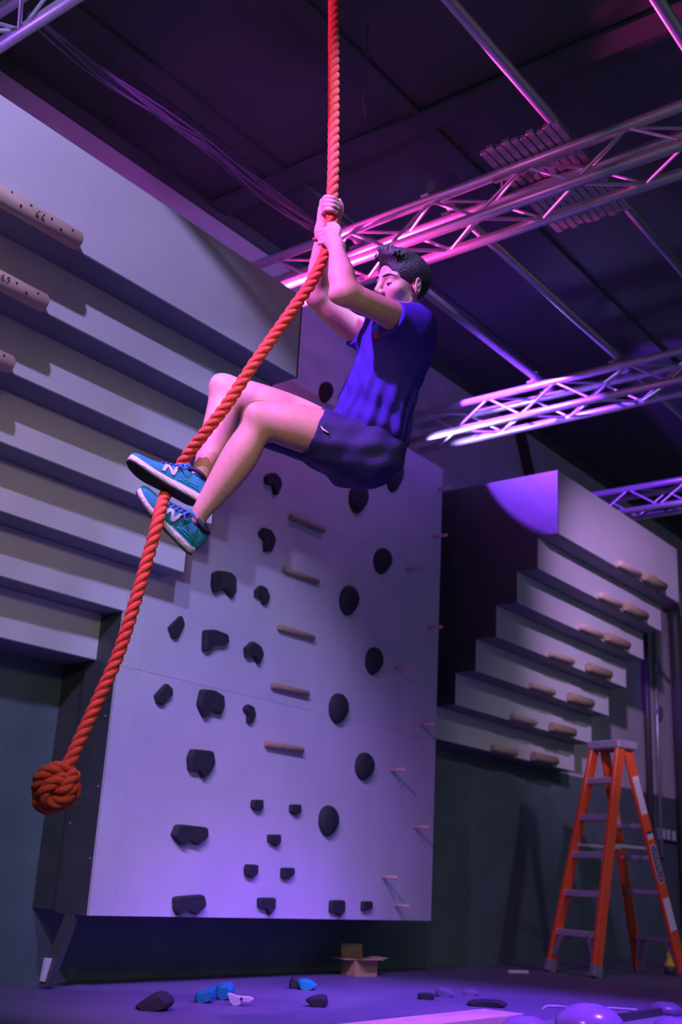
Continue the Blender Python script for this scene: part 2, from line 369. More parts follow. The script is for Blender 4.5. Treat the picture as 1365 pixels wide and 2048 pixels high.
for px, py, w_, h_, lab in ((721,995,45,58,'black teardrop hold peeping out right under the seat of the climber'), (793,945,42,72,'black teardrop hold showing beside the back of the shorts'),
    (769,1121,42,50,'black oval hold, uppermost fully in view in the right zigzag'), (702,1200,45,57,'black oval hold, second fully in view down the right zigzag'), (752,1321,40,53,'black oval hold, third down the right zigzag'),
    (681,1416,45,58,'black oval hold, fourth down the right zigzag'), (733,1532,44,53,'black oval hold, fifth down the right zigzag'), (661,1641,46,59,'black oval hold, lowest of the right zigzag'),
    (655,783,30,40,'dark oval hold between the knee and the shirt of the climber')):
    hold(px, py, [(x*0.80+0.10*y*(-1 if y > 0 else 0), y*1.03) for x, y in tear(w_, h_)], lab, depth=0.05, dome=True, grp='oval black holds in a zigzag on the board')

# ---- wooden bars lying flat on the board
BARM = dowel_mesh(0.345, 0.019, 14); BARM.materials.append(DARKWOOD)
for i, (px, py) in enumerate(((616,1047),(604,1151),(594,1265),(582,1379),(570,1494))):
    p = at_y(px, py, BY-0.02); o = link('foot_bar', BARM, None); o.location = (p.x, BY-0.0185, p.z)
    tag(o, f'short wooden bar fixed flat on the board, {["topmost of five","second of five from the top","third of five from the top","fourth of five from the top","lowest of five"][i]}', 'wooden bar', 'wooden bars in a column on the board')
# ---- round pegs sticking out of the board
bm = bmesh.new(); add_tube(bm, [(0, 0, 0), (0, -0.105, 0), (0, -0.118, 0), (0, -0.12, 0)], [0.0125, 0.0125, 0.010, 0.006], 14)
PEG = bpy.data.meshes.new('peg'); bm.to_mesh(PEG); bm.free(); PEG.materials.append(WOOD)
for p_ in PEG.polygons: p_.use_smooth = len(p_.vertices) == 4
for i, (px, py) in enumerate(((878,980),(869,1074),(815,1140),(858,1256),(791,1336),(843,1450),(783,1540),(830,1654),(766,1754),(791,1811))):
    p = at_y(px, py, BY); o = link('wall_peg', PEG, None); o.location = (p.x, BY+0.001, p.z)
    tag(o, f'thin pale wooden peg sticking out of the board, {["highest","second from top","third from top","fourth from top","fifth from top","sixth from top","fourth from bottom","third from bottom","second from bottom","lowest"][i]} of ten', 'peg', 'wooden pegs along the right of the board')

# ================================================================== TRUSSES AND RIGGING
TS, TZ, CHR = 0.2175, 3.995, 0.029                     # chord spacing and underside axis height
def truss(x, y0, y1, label, bay=0.29, off=0.0):
    root = empty('box_truss', (x+TS/2, (y0+y1)/2, TZ), label, 'truss', 'aluminium lighting trusses'); rel = root.location
    cs = [(x, TZ), (x+TS, TZ), (x+TS, TZ+TS), (x, TZ+TS)]
    for (cx, cz) in cs: tube('chord', [(cx, y0, cz), (cx, y1, cz)], CHR, ALU, root, 14)
    faces = [(0, 1), (1, 2), (2, 3), (3, 0)]
    n = int((y1-y0)/bay)
    for fi, (a, b) in enumerate(faces):
        (ax, az), (bx_, bz) = cs[a], cs[b]
        dv = Vector((bx_-ax, 0, bz-az)).normalized()*0.02
        for k in range(n):
            ya = y0+off+k*bay; yb = ya+bay
            if (k+fi) % 2 == 0: p, q = Vector((ax, ya+0.015, az))+dv, Vector((bx_, yb-0.015, bz))-dv
            else: p, q = Vector((bx_, ya+0.015, bz))-dv, Vector((ax, yb-0.015, az))+dv
            me = TRM.get(round((q-p).length, 3))
            c = (p+q)/2
            if me is None:
                bm = bmesh.new(); L = (q-p).length; add_tube(bm, [(0, 0, -L/2), (0, 0, L/2)], 0.0098, 8, False); me = bpy.data.meshes.new('brace'); bm.to_mesh(me); bm.free()
                me.materials.append(ALU); me.polygons.foreach_set('use_smooth', [True]*len(me.polygons)); TRM[round(L, 3)] = me
            o = link('brace', me, None, root); o.location = c-rel; o.rotation_euler = (q-p).to_track_quat('Z', 'Y').to_euler()
    return root
TRM = {}
truss(1.97, 1.0, 4.9, 'aluminium truss crossing the top left corner', off=0.05)
truss(4.475, 1.0, 4.43, 'aluminium truss lit magenta behind the hands of the climber')
truss(6.945, 1.5, 4.88, 'aluminium truss ending behind the back of the climber, lit violet')
truss(9.40, 2.0, 4.88, 'dim aluminium truss farthest away at the right edge')
# junction plates of the second truss (end frames of two sections bolted together)
# long pipes resting on the trusses
PZ = TZ+TS+CHR+0.039
def pipe(px, py, x0, x1, label, r=0.03):
    p = at_z(px, py, PZ)
    root = empty('rigging_pipe', ((x0+x1)/2, p.y, PZ), label, 'pipe', 'pipes lying along the top of the trusses')
    tube('tube', [(x0, p.y, PZ), (x1, p.y, PZ)], r, STEEL, root, 16)
    for tx in (1.97, 4.475, 6.945, 9.40):
        for cx in (tx, tx+TS):
            if x0-0.05 < cx < x1+0.05:
                bm = bmesh.new(); add_tube(bm, [(-0.03, 0, 0), (0.03, 0, 0)], r+0.007, 14); o = from_bm('clamp', bm, GREYPLASTIC, root); o.location = (cx-root.location.x, 0, 0)
                bm = bmesh.new(); add_tube(bm, [(0, r, -0.02), (0, r+0.05, -0.02)], 0.008, 6); o = from_bm('clamp_bolt', bm, ALU, root); o.location = (cx-root.location.x, 0, 0)
    return root
pipe(1025, 145, 2.0, 7.2, 'long steel pipe running from the top edge across magenta truss')
pipe(1115, 603, 4.44, 9.6, 'steel pipe between the magenta and violet trusses, right of the head of the climber')
pipe(970, 675, 4.44, 7.2, 'steel pipe nearest to the wall, just right of the head')
pipe(1342, 40, 2.0, 9.6, 'steel pipe cutting the top right corner')
# bars lying across the second truss
bz = TZ+TS+CHR+0.0135
y_a, y_b = 2.18, 2.60
rk = empty('bar_rack', (4.75, (y_a+y_b)/2, bz), 'row of parallel metal bars lying across the magenta truss', 'metal bars')
for i in range(10):
    y = y_a+(y_b-y_a)*i/9; dx = random.uniform(-0.02, 0.02)
    obox('bar', (4.31+dx, y, bz), (5.20+dx, y, bz), 0.040, 0.026, (0, 1, 0), STEEL, rk, 0.004)
for xx in (4.475, 4.475+TS):
    obox('clamp_strip', (xx, y_a-0.03, TZ+TS-0.035), (xx, y_b+0.03, TZ+TS-0.035), 0.03, 0.012, (1, 0, 0), STEEL, rk)
    for i in range(5):
        y = y_a+(y_b-y_a)*i/4
        bm = bmesh.new(); add_tube(bm, [(0, 0, -0.06), (0, 0, 0.0)], 0.007, 6); o = from_bm('bolt', bm, ALU, rk); o.location = Vector((xx+0.032, y, TZ+TS))-rk.location
# loose cables strung from the first to the second truss
cb = empty('cable_bundle', (3.3, 3.86, 4.30), 'bundle of loose black cables strung between trusses above the stepped wall', 'cables')
A_ = at_z(60, 30, 4.30); B_ = at_z(650, 468, 4.285)
for i in range(9):
    ph = random.uniform(0, 6.28); sag = random.uniform(0.0, 0.006) if i < 7 else random.uniform(0.03, 0.045); pts = []
    oy, oz = random.uniform(-0.02, 0.02), random.uniform(-0.012, 0.012)
    for j in range(41):
        t = j/40; p = A_.lerp(B_, t); s = abs(math.sin(math.pi*t*2.0))
        p = p + Vector((0, oy+0.018*math.sin(5*t+ph)+(sag*0.6*s if i >= 7 else 0), oz-sag*s+0.012*math.sin(9*t+ph*2)))
        pts.append(p)
    tube('cable', pts, 0.006 if i % 3 else 0.009, CABLE, cb, 8)
bm = bmesh.new()
add_tube(bm, [(0, 0, 0.5), (0.0, 0, 0.12), (0.01, 0.01, 0.0), (0.05, 0.02, -0.05)], 0.006, 6)
o = from_bm('hanging_cord', bm, CABLE, None, True); o.location = at_z(728, 205, 4.4); tag(o, 'thin dark cord dangling from ceiling right of the rope', 'cord')

def par_can(loc, target, label, col, strength):
    loc = Vector(loc); d = (Vector(target)-loc).normalized(); q = d.to_track_quat('-Z', 'Y')
    root = empty('stage_light', loc, label, 'stage light', 'small stage lights under the trusses'); root.rotation_euler = q.to_euler()
    bm = bmesh.new(); add_tube(bm, [(0,0,0.10),(0,0,0.095),(0,0,0.05),(0,0,-0.05),(0,0,-0.055),(0,0,-0.03)], [0.02,0.04,0.055,0.062,0.055,0.05], 18); from_bm('housing', bm, BLACKPLY, root, True)
    bm = bmesh.new(); add_tube(bm, [(0,0,-0.034),(0,0,-0.040)], 0.05, 18); from_bm('lens', bm, mat('lens_glass', col, 0.3, emit=(col, strength)), root)
    bm = bmesh.new(); add_tube(bm, [(0.07*math.cos(a), 0.07*math.sin(a)+0.0, 0.0) for a in np.linspace(0, math.pi, 12)], 0.006, 6); from_bm('yoke', bm, STEEL, root)
    return root

par_can(at_x(806, 880, 6.84), (3.5, 2.4, 1.2), 'small stage light glaring at the end of the violet truss', (0.75, 0.7, 1.0), 60)
par_can((4.735, 3.90, 3.90), (7.26, 3.66, 3.82), 'small stage light on the side of the magenta truss, next to the climber', (0.3, 0.1, 1.0), 3)

pa, pb = at_y(1040, 858, 4.90), at_y(1062, 958, 4.90)
struct(obox('trim_3', pa, pb, 0.13, 0.05, (1, 0, 0), mat('brown_brace', (0.10, 0.035, 0.03), 0.7)), 'dark brown brace on the wall above the far stepped wall')
# ================================================================== ROPE
def spline(P, step=0.006):
    P = [np.array(p, float) for p in P]; P = [2*P[0]-P[1]] + P + [2*P[-1]-P[-2]]; out = []
    for i in range(1, len(P)-2):
        p0, p1, p2, p3 = P[i-1:i+3]; n = max(2, int(np.linalg.norm(p2-p1)/0.003))
        # centripetal Catmull-Rom
        t0 = 0; t1 = t0+np.linalg.norm(p1-p0)**0.5; t2 = t1+np.linalg.norm(p2-p1)**0.5; t3 = t2+np.linalg.norm(p3-p2)**0.5
        for t in np.linspace(t1, t2, n, endpoint=False):
            A1 = (t1-t)/(t1-t0)*p0+(t-t0)/(t1-t0)*p1; A2 = (t2-t)/(t2-t1)*p1+(t-t1)/(t2-t1)*p2; A3 = (t3-t)/(t3-t2)*p2+(t-t2)/(t3-t2)*p3
            B1 = (t2-t)/(t2-t0)*A1+(t-t0)/(t2-t0)*A2; B2 = (t3-t)/(t3-t1)*A2+(t-t1)/(t3-t1)*A3
            out.append((t2-t)/(t2-t1)*B1+(t-t1)/(t2-t1)*B2)
    out.append(P[-2]); out = np.array(out)
    s = np.concatenate([[0], np.cumsum(np.linalg.norm(np.diff(out, axis=0), axis=1))]); n = int(s[-1]/step)
    q = np.linspace(0, s[-1], n+1)
    return np.stack([np.interp(q, s, out[:, k]) for k in range(3)], 1)
ROPE_R = 0.0225
rope_px = [(671,-420,4.75),(669,-150,4.55),(668,0,4.45),(668,200,4.32),(667,340,4.235),(665,400,4.205),(664,440,4.195),(660,480,4.19),(648,515,4.175),(625,562,4.15),(590,613,4.12),(545,676,4.09),(500,740,4.06),(452,812,4.05),(408,868,4.07),(372,915,4.11),(350,950,4.12),(335,983,4.07),(324,1005,3.985),(316,1042,3.925),(298,1108,3.89),(270,1205,3.83),(236,1310,3.77),(196,1400,3.71),(160,1478,3.65),(140,1522,3.61)]
rp = [at_d(*p) for p in rope_px]
rp = [rp[0]+Vector((0.0, 0.0, 4.72-rp[0].z))] + rp if rp[0].z < 4.6 else rp
K = at_d(113, 1574, 3.60); kr, ku, kt = Vector(CR), Vector(CU), Vector(-CF)
knot = [(0.036,0.066,0.0),(0.0,0.066,0.03),(-0.038,0.046,0.036),(-0.052,0.005,0.022),(-0.036,-0.038,0.0),(0.005,-0.052,-0.022),(0.044,-0.03,-0.03),(0.05,0.012,-0.012),(0.03,0.034,0.022),(0.0,0.026,0.05),(-0.026,-0.004,0.055),(-0.018,-0.032,0.046),(0.014,-0.036,0.045),(0.045,-0.016,0.03),(0.052,0.02,0.0),(0.026,0.045,-0.032),(-0.02,0.04,-0.042),(-0.052,0.008,-0.024),(-0.058,-0.03,0.0),(-0.04,-0.062,0.016),(-0.006,-0.058,0.004),(0.03,-0.05,0.0),(0.05,-0.02,-0.03),(0.015,0.015,-0.035),(0.0,-0.008,0.0),(0.008,-0.012,0.03),(0.034,0.006,0.042),(0.05,0.03,0.022),(0.062,0.052,0.006)]
rp += [K + kr*a + ku*b + kt*c for a, b, c in knot]
path = spline(rp)
rroot = empty('climbing_rope', (float(path[0][0]), float(path[0][1]), float(path[0][2])), 'thick twisted orange climbing rope knotted at its lower end, held by the climber', 'rope')
def strand(path, ph, off, r, pitch, m):
    N = len(path); T = np.gradient(path, axis=0); T /= np.linalg.norm(T, axis=1)[:, None]
    u = np.cross(T[0], [1, 0, 0]); u /= np.linalg.norm(u); C = []
    s = 0.0
    for i in range(N):
        u = u-T[i]*u.dot(T[i]); u /= np.linalg.norm(u); v = np.cross(T[i], u)
        if i: s += np.linalg.norm(path[i]-path[i-1])
        a = 2*math.pi*s/pitch+ph
        C.append(path[i]+(u*math.cos(a)+v*math.sin(a))*off)
    bm = bmesh.new(); o0 = Vector(path[0]); add_tube(bm, [Vector(c)-o0 for c in C], r, 9)
    return from_bm('strand', bm, m, rroot, True)
for k in range(3): strand(path, k*2*math.pi/3, 0.0112, 0.0122, 0.105, ROPE)

# ================================================================== LADDER
UL = Vector((-0.29, -0.957, 0)).normalized(); VL = Vector((UL.y, -UL.x, 0)); VL = VL if VL.x > 0 else -VL
FLF = at_z(1100, 1943.5, 0.0); W0, W1 = 0.46, 0.27; LH = 1.72
base_mid = FLF + UL*W0/2
lad = empty('step_ladder', base_mid, 'orange fibreglass step ladder standing open below the far stepped wall', 'ladder')
def LP(u, v, z): return base_mid + UL*u + VL*v + Vector((0, 0, z))   # u across, v to the rear
TV = 0.44                                                               # where the front rails reach the cap
def front(u_sign, z): t = z/LH; return LP(u_sign*(W0/2*(1-t)+W1/2*t), TV*t, z)
RS = 1.02
def rear(u_sign, z): t = z/LH; return LP(u_sign*((W0/2-0.01)*(1-t)+(W1/2-0.02)*t), RS*(1-t)+(TV+0.10)*t, z)
for s in (-1, 1):
    obox('front_rail', front(s, 0.03), front(s, LH-0.01), 0.09, 0.034, VL, ORANGE, lad, 0.004)
    obox('rear_rail', rear(s, 0.03), rear(s, LH-0.005), 0.095, 0.030, VL, ORANGE, lad, 0.004)
    for fn, wv in ((front, 0.10), (rear, 0.085)):
        a, b = fn(s, 0.0), fn(s, 0.085)
        obox('rubber_foot', a, b, wv, 0.05, VL, GREYPLASTIC, lad, 0.006)
    obox('spreader_bar', front(s*0.9, 0.95), rear(s*0.9, 0.95), 0.022, 0.006, (0, 0, 1), ALU, lad)
for k in range(5):
    z = 0.29+k*0.29; a, b = front(-1, z), front(1, z)
    obox('step', a+VL*0.012, b+VL*0.012, 0.085, 0.048, VL, ALU, lad, 0.006)
    for s in (-1, 1):                                                # corner braces below each step
        p = front(s, z-0.012); q = front(s, z-0.09)
        if k == 0: obox('knee_brace', front(s*0.62, z-0.012), front(s*0.94, z-0.17), 0.07, 0.03, VL, GREYPLASTIC, lad)
for k, z in enumerate((0.27, 0.62, 0.88, 1.12)):
    obox('rear_brace', rear(-1, z), rear(1, z), 0.05, 0.034, VL, ALU if k else GREYPLASTIC, lad, 0.003)
for s in (-1, 1): obox('knee_brace', rear(s*0.62, 0.26), rear(s*0.94, 0.11), 0.06, 0.03, VL, GREYPLASTIC, lad)
ta = LP(-W1/2-0.035, TV+0.06, LH+0.02); tb = LP(W1/2+0.035, TV+0.06, LH+0.02)
obox('top_cap', ta, tb, 0.235, 0.07, VL, mat('cap_plastic', (0.30, 0.29, 0.33), 0.5), lad, 0.012)
# lettering on the rear rail that faces the camera (u = +1)
def rail_frame(fn, z, wv):
    c = fn(1, z); t = (fn(1, z+0.01)-fn(1, z)).normalized(); n = UL - t*UL.dot(t); n.normalize(); s = t.cross(n)
    return c, t, n, s
def sticker(fn, z0, z1, wd, name, m, th=0.0016, oval=False, extra=0.0):
    a, b = fn(1, z0), fn(1, z1); c = (a+b)/2; _, t, n, s = rail_frame(fn, (z0+z1)/2, wd); L = (b-a).length
    bm = bmesh.new()
    if oval:
        ring = []
        for k in range(20):
            ang = 2*math.pi*k/20; x = math.cos(ang)*wd/2; y = math.sin(ang)*wd/2 + (L/2-wd/2)*(1 if math.sin(ang) >= 0 else -1); ring.append((x, y))
        lo = [bm.verts.new((x, y, 0)) for x, y in ring]; hi = [bm.verts.new((x, y, th)) for x, y in ring]
        bm.faces.new(hi); bm.faces.new(lo[::-1])
        for k in range(20): bm.faces.new((lo[k], lo[(k+1) % 20], hi[(k+1) % 20], hi[k]))
    else: add_box(bm, (-wd/2, -L/2, 0), (wd/2, L/2, th))
    o = from_bm(name, bm, m, lad); off = (0.0155 if fn is rear else 0.0165)+extra
    xax = t.cross(n)
    M = Matrix(((xax.x, t.x, n.x, 0), (xax.y, t.y, n.y, 0), (xax.z, t.z, n.z, 0), (0, 0, 0, 1))); M.translation = c+n*off-lad.location
    o.matrix_local = M
    return o, M, L
st1, M1, _ = sticker(rear, 1.21, 1.50, 0.072, 'warning_label', STICKER)
for i in range(9): text_mesh('label_print', '= = = =', 0.024, Matrix.Translation((0, -0.11+0.026*i, 0.002)), INK, st1, 0.0002)
st2, _, _ = sticker(rear, 1.02, 1.08, 0.068, 'warning_label', STICKER)
sticker(rear, 1.06, 1.08, 0.068, 'label_band', NAVYINK, extra=0.001)
ov, Mo, Lo = sticker(rear, 0.69, 0.98, 0.076, 'maker_plate', STICKER, oval=True)
ov2, Mo2, Lo2 = sticker(rear, 0.697, 0.972, 0.062, 'maker_plate_field', NAVYINK, oval=True, extra=0.0016)
text_mesh('lettering', 'LOUISVILLE', 0.050, Matrix.Translation((0, 0, 0.0025)) @ Matrix.Rotation(-math.pi/2, 4, 'Z'), STICKER, ov2, 0.0004)
st3, _, _ = sticker(rear, 0.34, 0.58, 0.076, 'warning_label', STICKER)
for i in range(4): text_mesh('label_print', '-- --- --', 0.016, Matrix.Translation((0.0, -0.08+0.05*i, 0.002)) @ Matrix.Rotation(-math.pi/2, 4, 'Z'), INK, st3, 0.0002)
# label on the inner face of the far rear rail
a_, b_ = rear(-1, 1.12), rear(-1, 1.34); obox('warning_label', a_+UL*0.0155, b_+UL*0.0155, 0.05, 0.0015, VL, STICKER, lad)

# ================================================================== THINGS ON THE FLOOR
def lump(name, outline, floor_px, thick, m, label, cat, grp=None, taper=0.75, parts=None):
    """solid with the given silhouette, standing on the floor: outline in the upright plane through its floor contact, real thickness behind it"""
    base = at_z(*floor_px, 0.0); d = float((np.array(base)-CAM)@CF)
    P = [at_d(px, py, d) for px, py in outline]
    fw = Vector((CF[0], CF[1], 0)).normalized(); rt = Vector((CR[0], CR[1], 0)).normalized()
    loc = [((p-base).dot(rt), (p-base).z) for p in P]
    zmin = min(z for _, z in loc); loc = [(x, z-zmin) for x, z in loc]
    loc = resample(loc, m=3); zmin = min(z for _, z in loc); loc = [(x, z-zmin) for x, z in loc]
    cx = sum(x for x, _ in loc)/len(loc); cz = sum(z for _, z in loc)/len(loc)
    bm = bmesh.new(); rings = []
    for dd, s in ((-0.5, taper*0.9), (-0.46, taper), (-0.1, 1.04), (0.2, 1.0), (0.46, taper), (0.5, taper*0.9)):
        rings.append([bm.verts.new(rt*(cx+(x-cx)*s) + fw*(thick*dd) + Vector((0, 0, (z if z < cz*0.4 else cz*0.4+(z-cz*0.4)*s)))) for x, z in loc])
    n = len(loc)
    for a, b in zip(rings, rings[1:]):
        for i in range(n): bm.faces.new((a[i], a[(i+1) % n], b[(i+1) % n], b[i]))
    bm.faces.new(rings[0]); bm.faces.new(rings[-1])
    bmesh.ops.recalc_face_normals(bm, faces=bm.faces[:])
    o = from_bm(name, bm, m, None, False); o.location = base
    return tag(o, label, cat, grp)
TEAL = mat('teal_resin', (0.0, 0.30, 0.36), 0.6, var=0.1, scale=15, bump=0.3, bscale=120)
WHITER = mat('white_resin', (0.66, 0.70, 0.72), 0.55, bump=0.2, bscale=120)
GG = 'loose climbing holds scattered on the floor'
lump('floor_hold', [(267,2015),(312,1985),(330,1985),(349,2003),(340,2018),(290,2020)], (308,2019), 0.16, HOLD, 'dark wedge hold lying on the floor farthest left', 'hold', GG)
lump('floor_hold', [(389,2000),(392,1985),(420,1976),(432,1972),(430,2000),(400,2004)], (410,2004), 0.12, TEAL, 'rounded teal hold on the floor, left piece of the teal pair', 'hold', GG)
lump('floor_hold', [(428,1982),(438,1966),(462,1963),(470,1976),(468,1992),(440,1998)], (450,1998), 0.13, TEAL, 'teal hold leaning behind the white bone shaped hold', 'hold', GG)
wh = lump('floor_hold', [(454,1990),(460,1987),(475,1993),(500,1994),(508,1999),(503,2005),(488,2003),(478,2011),(462,2011)], (484,2011), 0.035, WHITER, 'white bone shaped hold on the floor in front of the teal ones', 'hold', GG, taper=0.94)
b = bmesh.new(); add_tube(b, [(0, 0, 0), (0.004*CF[0]*-1, 0.004*CF[1]*-1, 0)], 0.007, 10); o = from_bm('bolt_hole', b, INK, wh); q = at_d(483, 1998, float((np.array(wh.location)-CAM)@CF)-0.019); o.location = q-wh.location
lump('floor_hold', [(578,1976),(580,1958),(588,1952),(600,1960),(600,1977)], (589,1977), 0.07, HOLD, 'small dark ribbed hold standing against the single teal hold', 'hold', GG)
lump('floor_hold', [(595,1962),(606,1958),(622,1960),(637,1972),(625,1979),(598,1979)], (614,1979), 0.11, TEAL, 'single teal hold on the floor near the cardboard box', 'hold', GG)
lump('floor_hold', [(609,1999),(630,1990),(654,1988),(657,2013),(625,2012)], (636,2013), 0.09, HOLD, 'dark cut open wedge hold in the middle of the floor', 'hold', GG)
lump('floor_hold', [(836,1986),(870,1986),(869,1998),(838,1997)], (853,1998), 0.10, HOLD, 'small dark square block on the floor behind the plank', 'hold', GG, taper=0.95)
PURP = mat('violet_resin', (0.16, 0.13, 0.22), 0.4, var=0.2, scale=12)
lump('floor_hold', [(868,1992),(876,1976),(890,1974),(908,1985),(905,1993)], (888,1993), 0.10, PURP, 'low violet rock hold right beside the small square block', 'hold', GG)
lump('floor_hold', [(920,1988),(935,1977),(948,1978),(962,1988)], (940,1989), 0.10, PURP, 'faint low violet rock hold farthest back on the floor', 'hold', GG)
lump('floor_hold', [(930,2010),(945,1997),(1005,1998),(1020,2012)], (975,2013), 0.10, HOLD, 'long low dark hold lying behind the far end of the plank', 'hold', GG)
# cardboard box with open flaps
CARD = mat('cardboard', (0.46, 0.30, 0.16), 0.85, var=0.08, scale=8)
c0 = at_z(727, 1953, 0.0); cbx = empty('cardboard_box', c0, 'small open cardboard box with flaps spread, on the floor by the wall', 'box')
ca = math.radians(20); ex = Vector((math.cos(ca), -math.sin(ca), 0)); ey = Vector((math.sin(ca), math.cos(ca), 0)); bs, bh = 0.17, 0.10
ctr = c0 + ex*0.02 + ey*bs/2
cc = [ctr - ex*bs/2 - ey*bs/2, ctr + ex*bs/2 - ey*bs/2, ctr + ex*bs/2 + ey*bs/2, ctr - ex*bs/2 + ey*bs/2]
for i in range(4):
    a, b2 = cc[i], cc[(i+1) % 4]; out = ((a+b2)/2-ctr).normalized(); inn = -out*0.003
    obox('side', a+inn+Vector((0, 0, bh/2)), b2+inn+Vector((0, 0, bh/2)), bh, 0.004, (0, 0, 1), CARD, cbx)
    up = [math.radians(4), math.radians(8), math.radians(80), math.radians(0)][i]; fl = 0.085
    mid = (a+b2)/2 + Vector((0, 0, bh)); d = out*math.cos(up)+Vector((0, 0, math.sin(up)))
    obox('flap', mid+d*fl/2 - (b2-a)/2*0.96, mid+d*fl/2 + (b2-a)/2*0.96, fl, 0.004, d, CARD, cbx)
obox('bottom', (cc[0]+cc[3])/2+Vector((0, 0, 0.003)), (cc[1]+cc[2])/2+Vector((0, 0, 0.003)), bs*0.97, 0.004, ey, CARD, cbx)
# white strip
ws = at_z(1037, 1947, 0.0); bm = bmesh.new(); add_box(bm, (-0.085, -0.02, 0.0), (0.085, 0.02, 0.022)); bmesh.ops.bevel(bm, geom=bm.edges[:], offset=0.006, segments=1, affect='EDGES')
o = from_bm('wood_offcut', bm, STICKER); o.location = ws; o.rotation_euler = (0, 0, math.radians(-25)); tag(o, 'short white offcut lying on the floor left of the ladder', 'offcut')
# long plank in the foreground
PLANK = mat('pine_plank', (0.66, 0.45, 0.36), 0.6, var=0.12, scale=5, stretch=(1, 9, 9))
p1_ = at_z(975, 2014, 0.05); p2_ = at_z(1040, 2026, 0.05)
yy0, yy1 = p2_.y, p1_.y; pl = box('plank', (2.9, yy0, 0.008), (p1_.x, yy1, 0.05), PLANK, None, 0.003); pl.location.z -= 0.008; tag(pl, 'long pale plank lying in the foreground, running out of the frame', 'plank')
pl.rotation_euler = (0, 0, math.radians(1.0))
# round glossy volumes in the foreground
BALL = mat('violet_gloss_resin', (0.26, 0.17, 0.42), 0.22, var=0.12, scale=7)
def dome(px, py, r, label, hgt=None, m=BALL, base=0.0):
    hgt = hgt or r*0.92; p = at_z(px, py, hgt); root = empty('round_volume', (p.x, p.y, base), label, 'hold', 'large round holds in the foreground')
    bm = bmesh.new(); n = 28; prof = [(1.0, 0.0), (1.02, 0.12), (1.0, 0.28)]+[(math.cos(a), 0.28+0.72*math.sin(a)) for a in np.linspace(0.15, 1.5, 10)]
    rings = [[bm.verts.new((r*s*math.cos(2*math.pi*k/n), r*s*math.sin(2*math.pi*k/n), hgt*z)) for k in range(n)] for s, z in prof]
    for a, b in zip(rings, rings[1:]):
        for k in range(n): bm.faces.new((a[k], a[(k+1) % n], b[(k+1) % n], b[k]))
    bm.faces.new(rings[-1]); bm.faces.new(rings[0][::-1])
    from_bm('shell', bm, m, root, True)
    b = bmesh.new(); add_tube(b, [(0, 0, hgt*0.985), (0, 0, hgt*1.004)], 0.010, 12); from_bm('bolt_hole', b, INK, root)
    return root
dome(1180, 2012, 0.145, 'big glossy violet round hold at the bottom edge, in front of the ladder', base=0.012)
dome(1052, 2030, 0.105, 'glossy violet round hold at the bottom edge, beside the plank end', 0.09)
dome(1332, 2003, 0.085, 'dull violet round hold near the right bottom corner', 0.06, PURP)
dome(1352, 2040, 0.10, 'violet round hold cut by the right bottom corner', 0.07, base=0.012)
GREYM = mat('grey_rubber_mat', (0.16, 0.18, 0.19), 0.8)
q = at_z(1240, 2018, 0.012); o = box('rubber_mat', (4.75, 1.55, 0.0), (q.x-0.05, q.y-0.05, 0.012), GREYM, None, 0.003); tag(o, 'grey mat on the floor at the right bottom corner', 'mat')
o = obox('black_bar', at_z(1235, 2036, 0.03), at_z(1320, 2023, 0.03), 0.035, 0.03, (0, 0, 1), BLACKPLY); o.location.z = 0.03; tag(o, 'short black bar lying on the grey mat', 'bar')
pts = [at_z(1085, 2018, 0.006), at_z(1100, 2012, 0.006), at_z(1120, 2013, 0.006), at_z(1150, 2017, 0.006), at_z(1215, 2016, 0.006), at_z(1275, 2020, 0.006)]
o = tube('floor_cable', spline(pts, 0.02), 0.006, mat('pale_cable', (0.55, 0.52, 0.6), 0.4), None, 8); tag(o, 'thin pale cable lying on the floor behind the big round hold', 'cable')
# yellow object behind the ladder
yb = at_z(1341, 1949, 0.0); yr = empty('yellow_bottle', yb, 'small yellow bulb shaped bottle on a dark base behind the ladder', 'bottle')
def lathe(name, prof, m, parent, n=16):
    bm = bmesh.new(); rings = [[bm.verts.new((r*math.cos(2*math.pi*k/n), r*math.sin(2*math.pi*k/n), z)) for k in range(n)] for r, z in prof]
    for a, b in zip(rings, rings[1:]):
        for k in range(n): bm.faces.new((a[k], a[(k+1) % n], b[(k+1) % n], b[k]))
    bm.faces.new(rings[0][::-1]); bm.faces.new(rings[-1])
    return from_bm(name, bm, m, parent, True)
YEL = mat('yellow_plastic', (0.72, 0.62, 0.05), 0.45)
lathe('base', [(0.045, 0.0), (0.045, 0.05), (0.03, 0.055)], BLACKPLY, yr)
lathe('body', [(0.042, 0.055), (0.042, 0.075), (0.028, 0.105), (0.02, 0.12), (0.027, 0.135), (0.028, 0.155), (0.02, 0.172), (0.006, 0.178)], YEL, yr)
# ---- services on the far wall
px0 = at_y(1308, 1270, WALL_Y-0.03)
cr_ = empty('wall_conduit', (12.02, WALL_Y-0.03, 1.6), 'slim bright conduit with a round box on the far pale wall', 'conduit')
tube('pipe', [(12.02, WALL_Y-0.035, 1.0), (12.02, WALL_Y-0.035, 3.75)], 0.022, STEEL, cr_)
for z in (2.55, 3.05):
    bm = bmesh.new(); add_tube(bm, [(0, 0.02, 0), (0, -0.03, 0)], 0.07, 16); o = from_bm('junction_box', bm, STEEL, cr_); o.location = Vector((12.06, WALL_Y-0.035, z))-cr_.location
tube('wire', [(12.02, WALL_Y-0.035, 3.1), (12.3, WALL_Y-0.04, 3.0), (12.42, WALL_Y-0.04, 2.95)], 0.010, CABLE, cr_)
dk = tube('black_duct', [(11.72, WALL_Y-0.05, 1.0), (11.72, WALL_Y-0.05, 3.9)], 0.035, BLACKPLY, None); tag(dk, 'slim black duct left of the bright conduit on the far wall', 'duct')
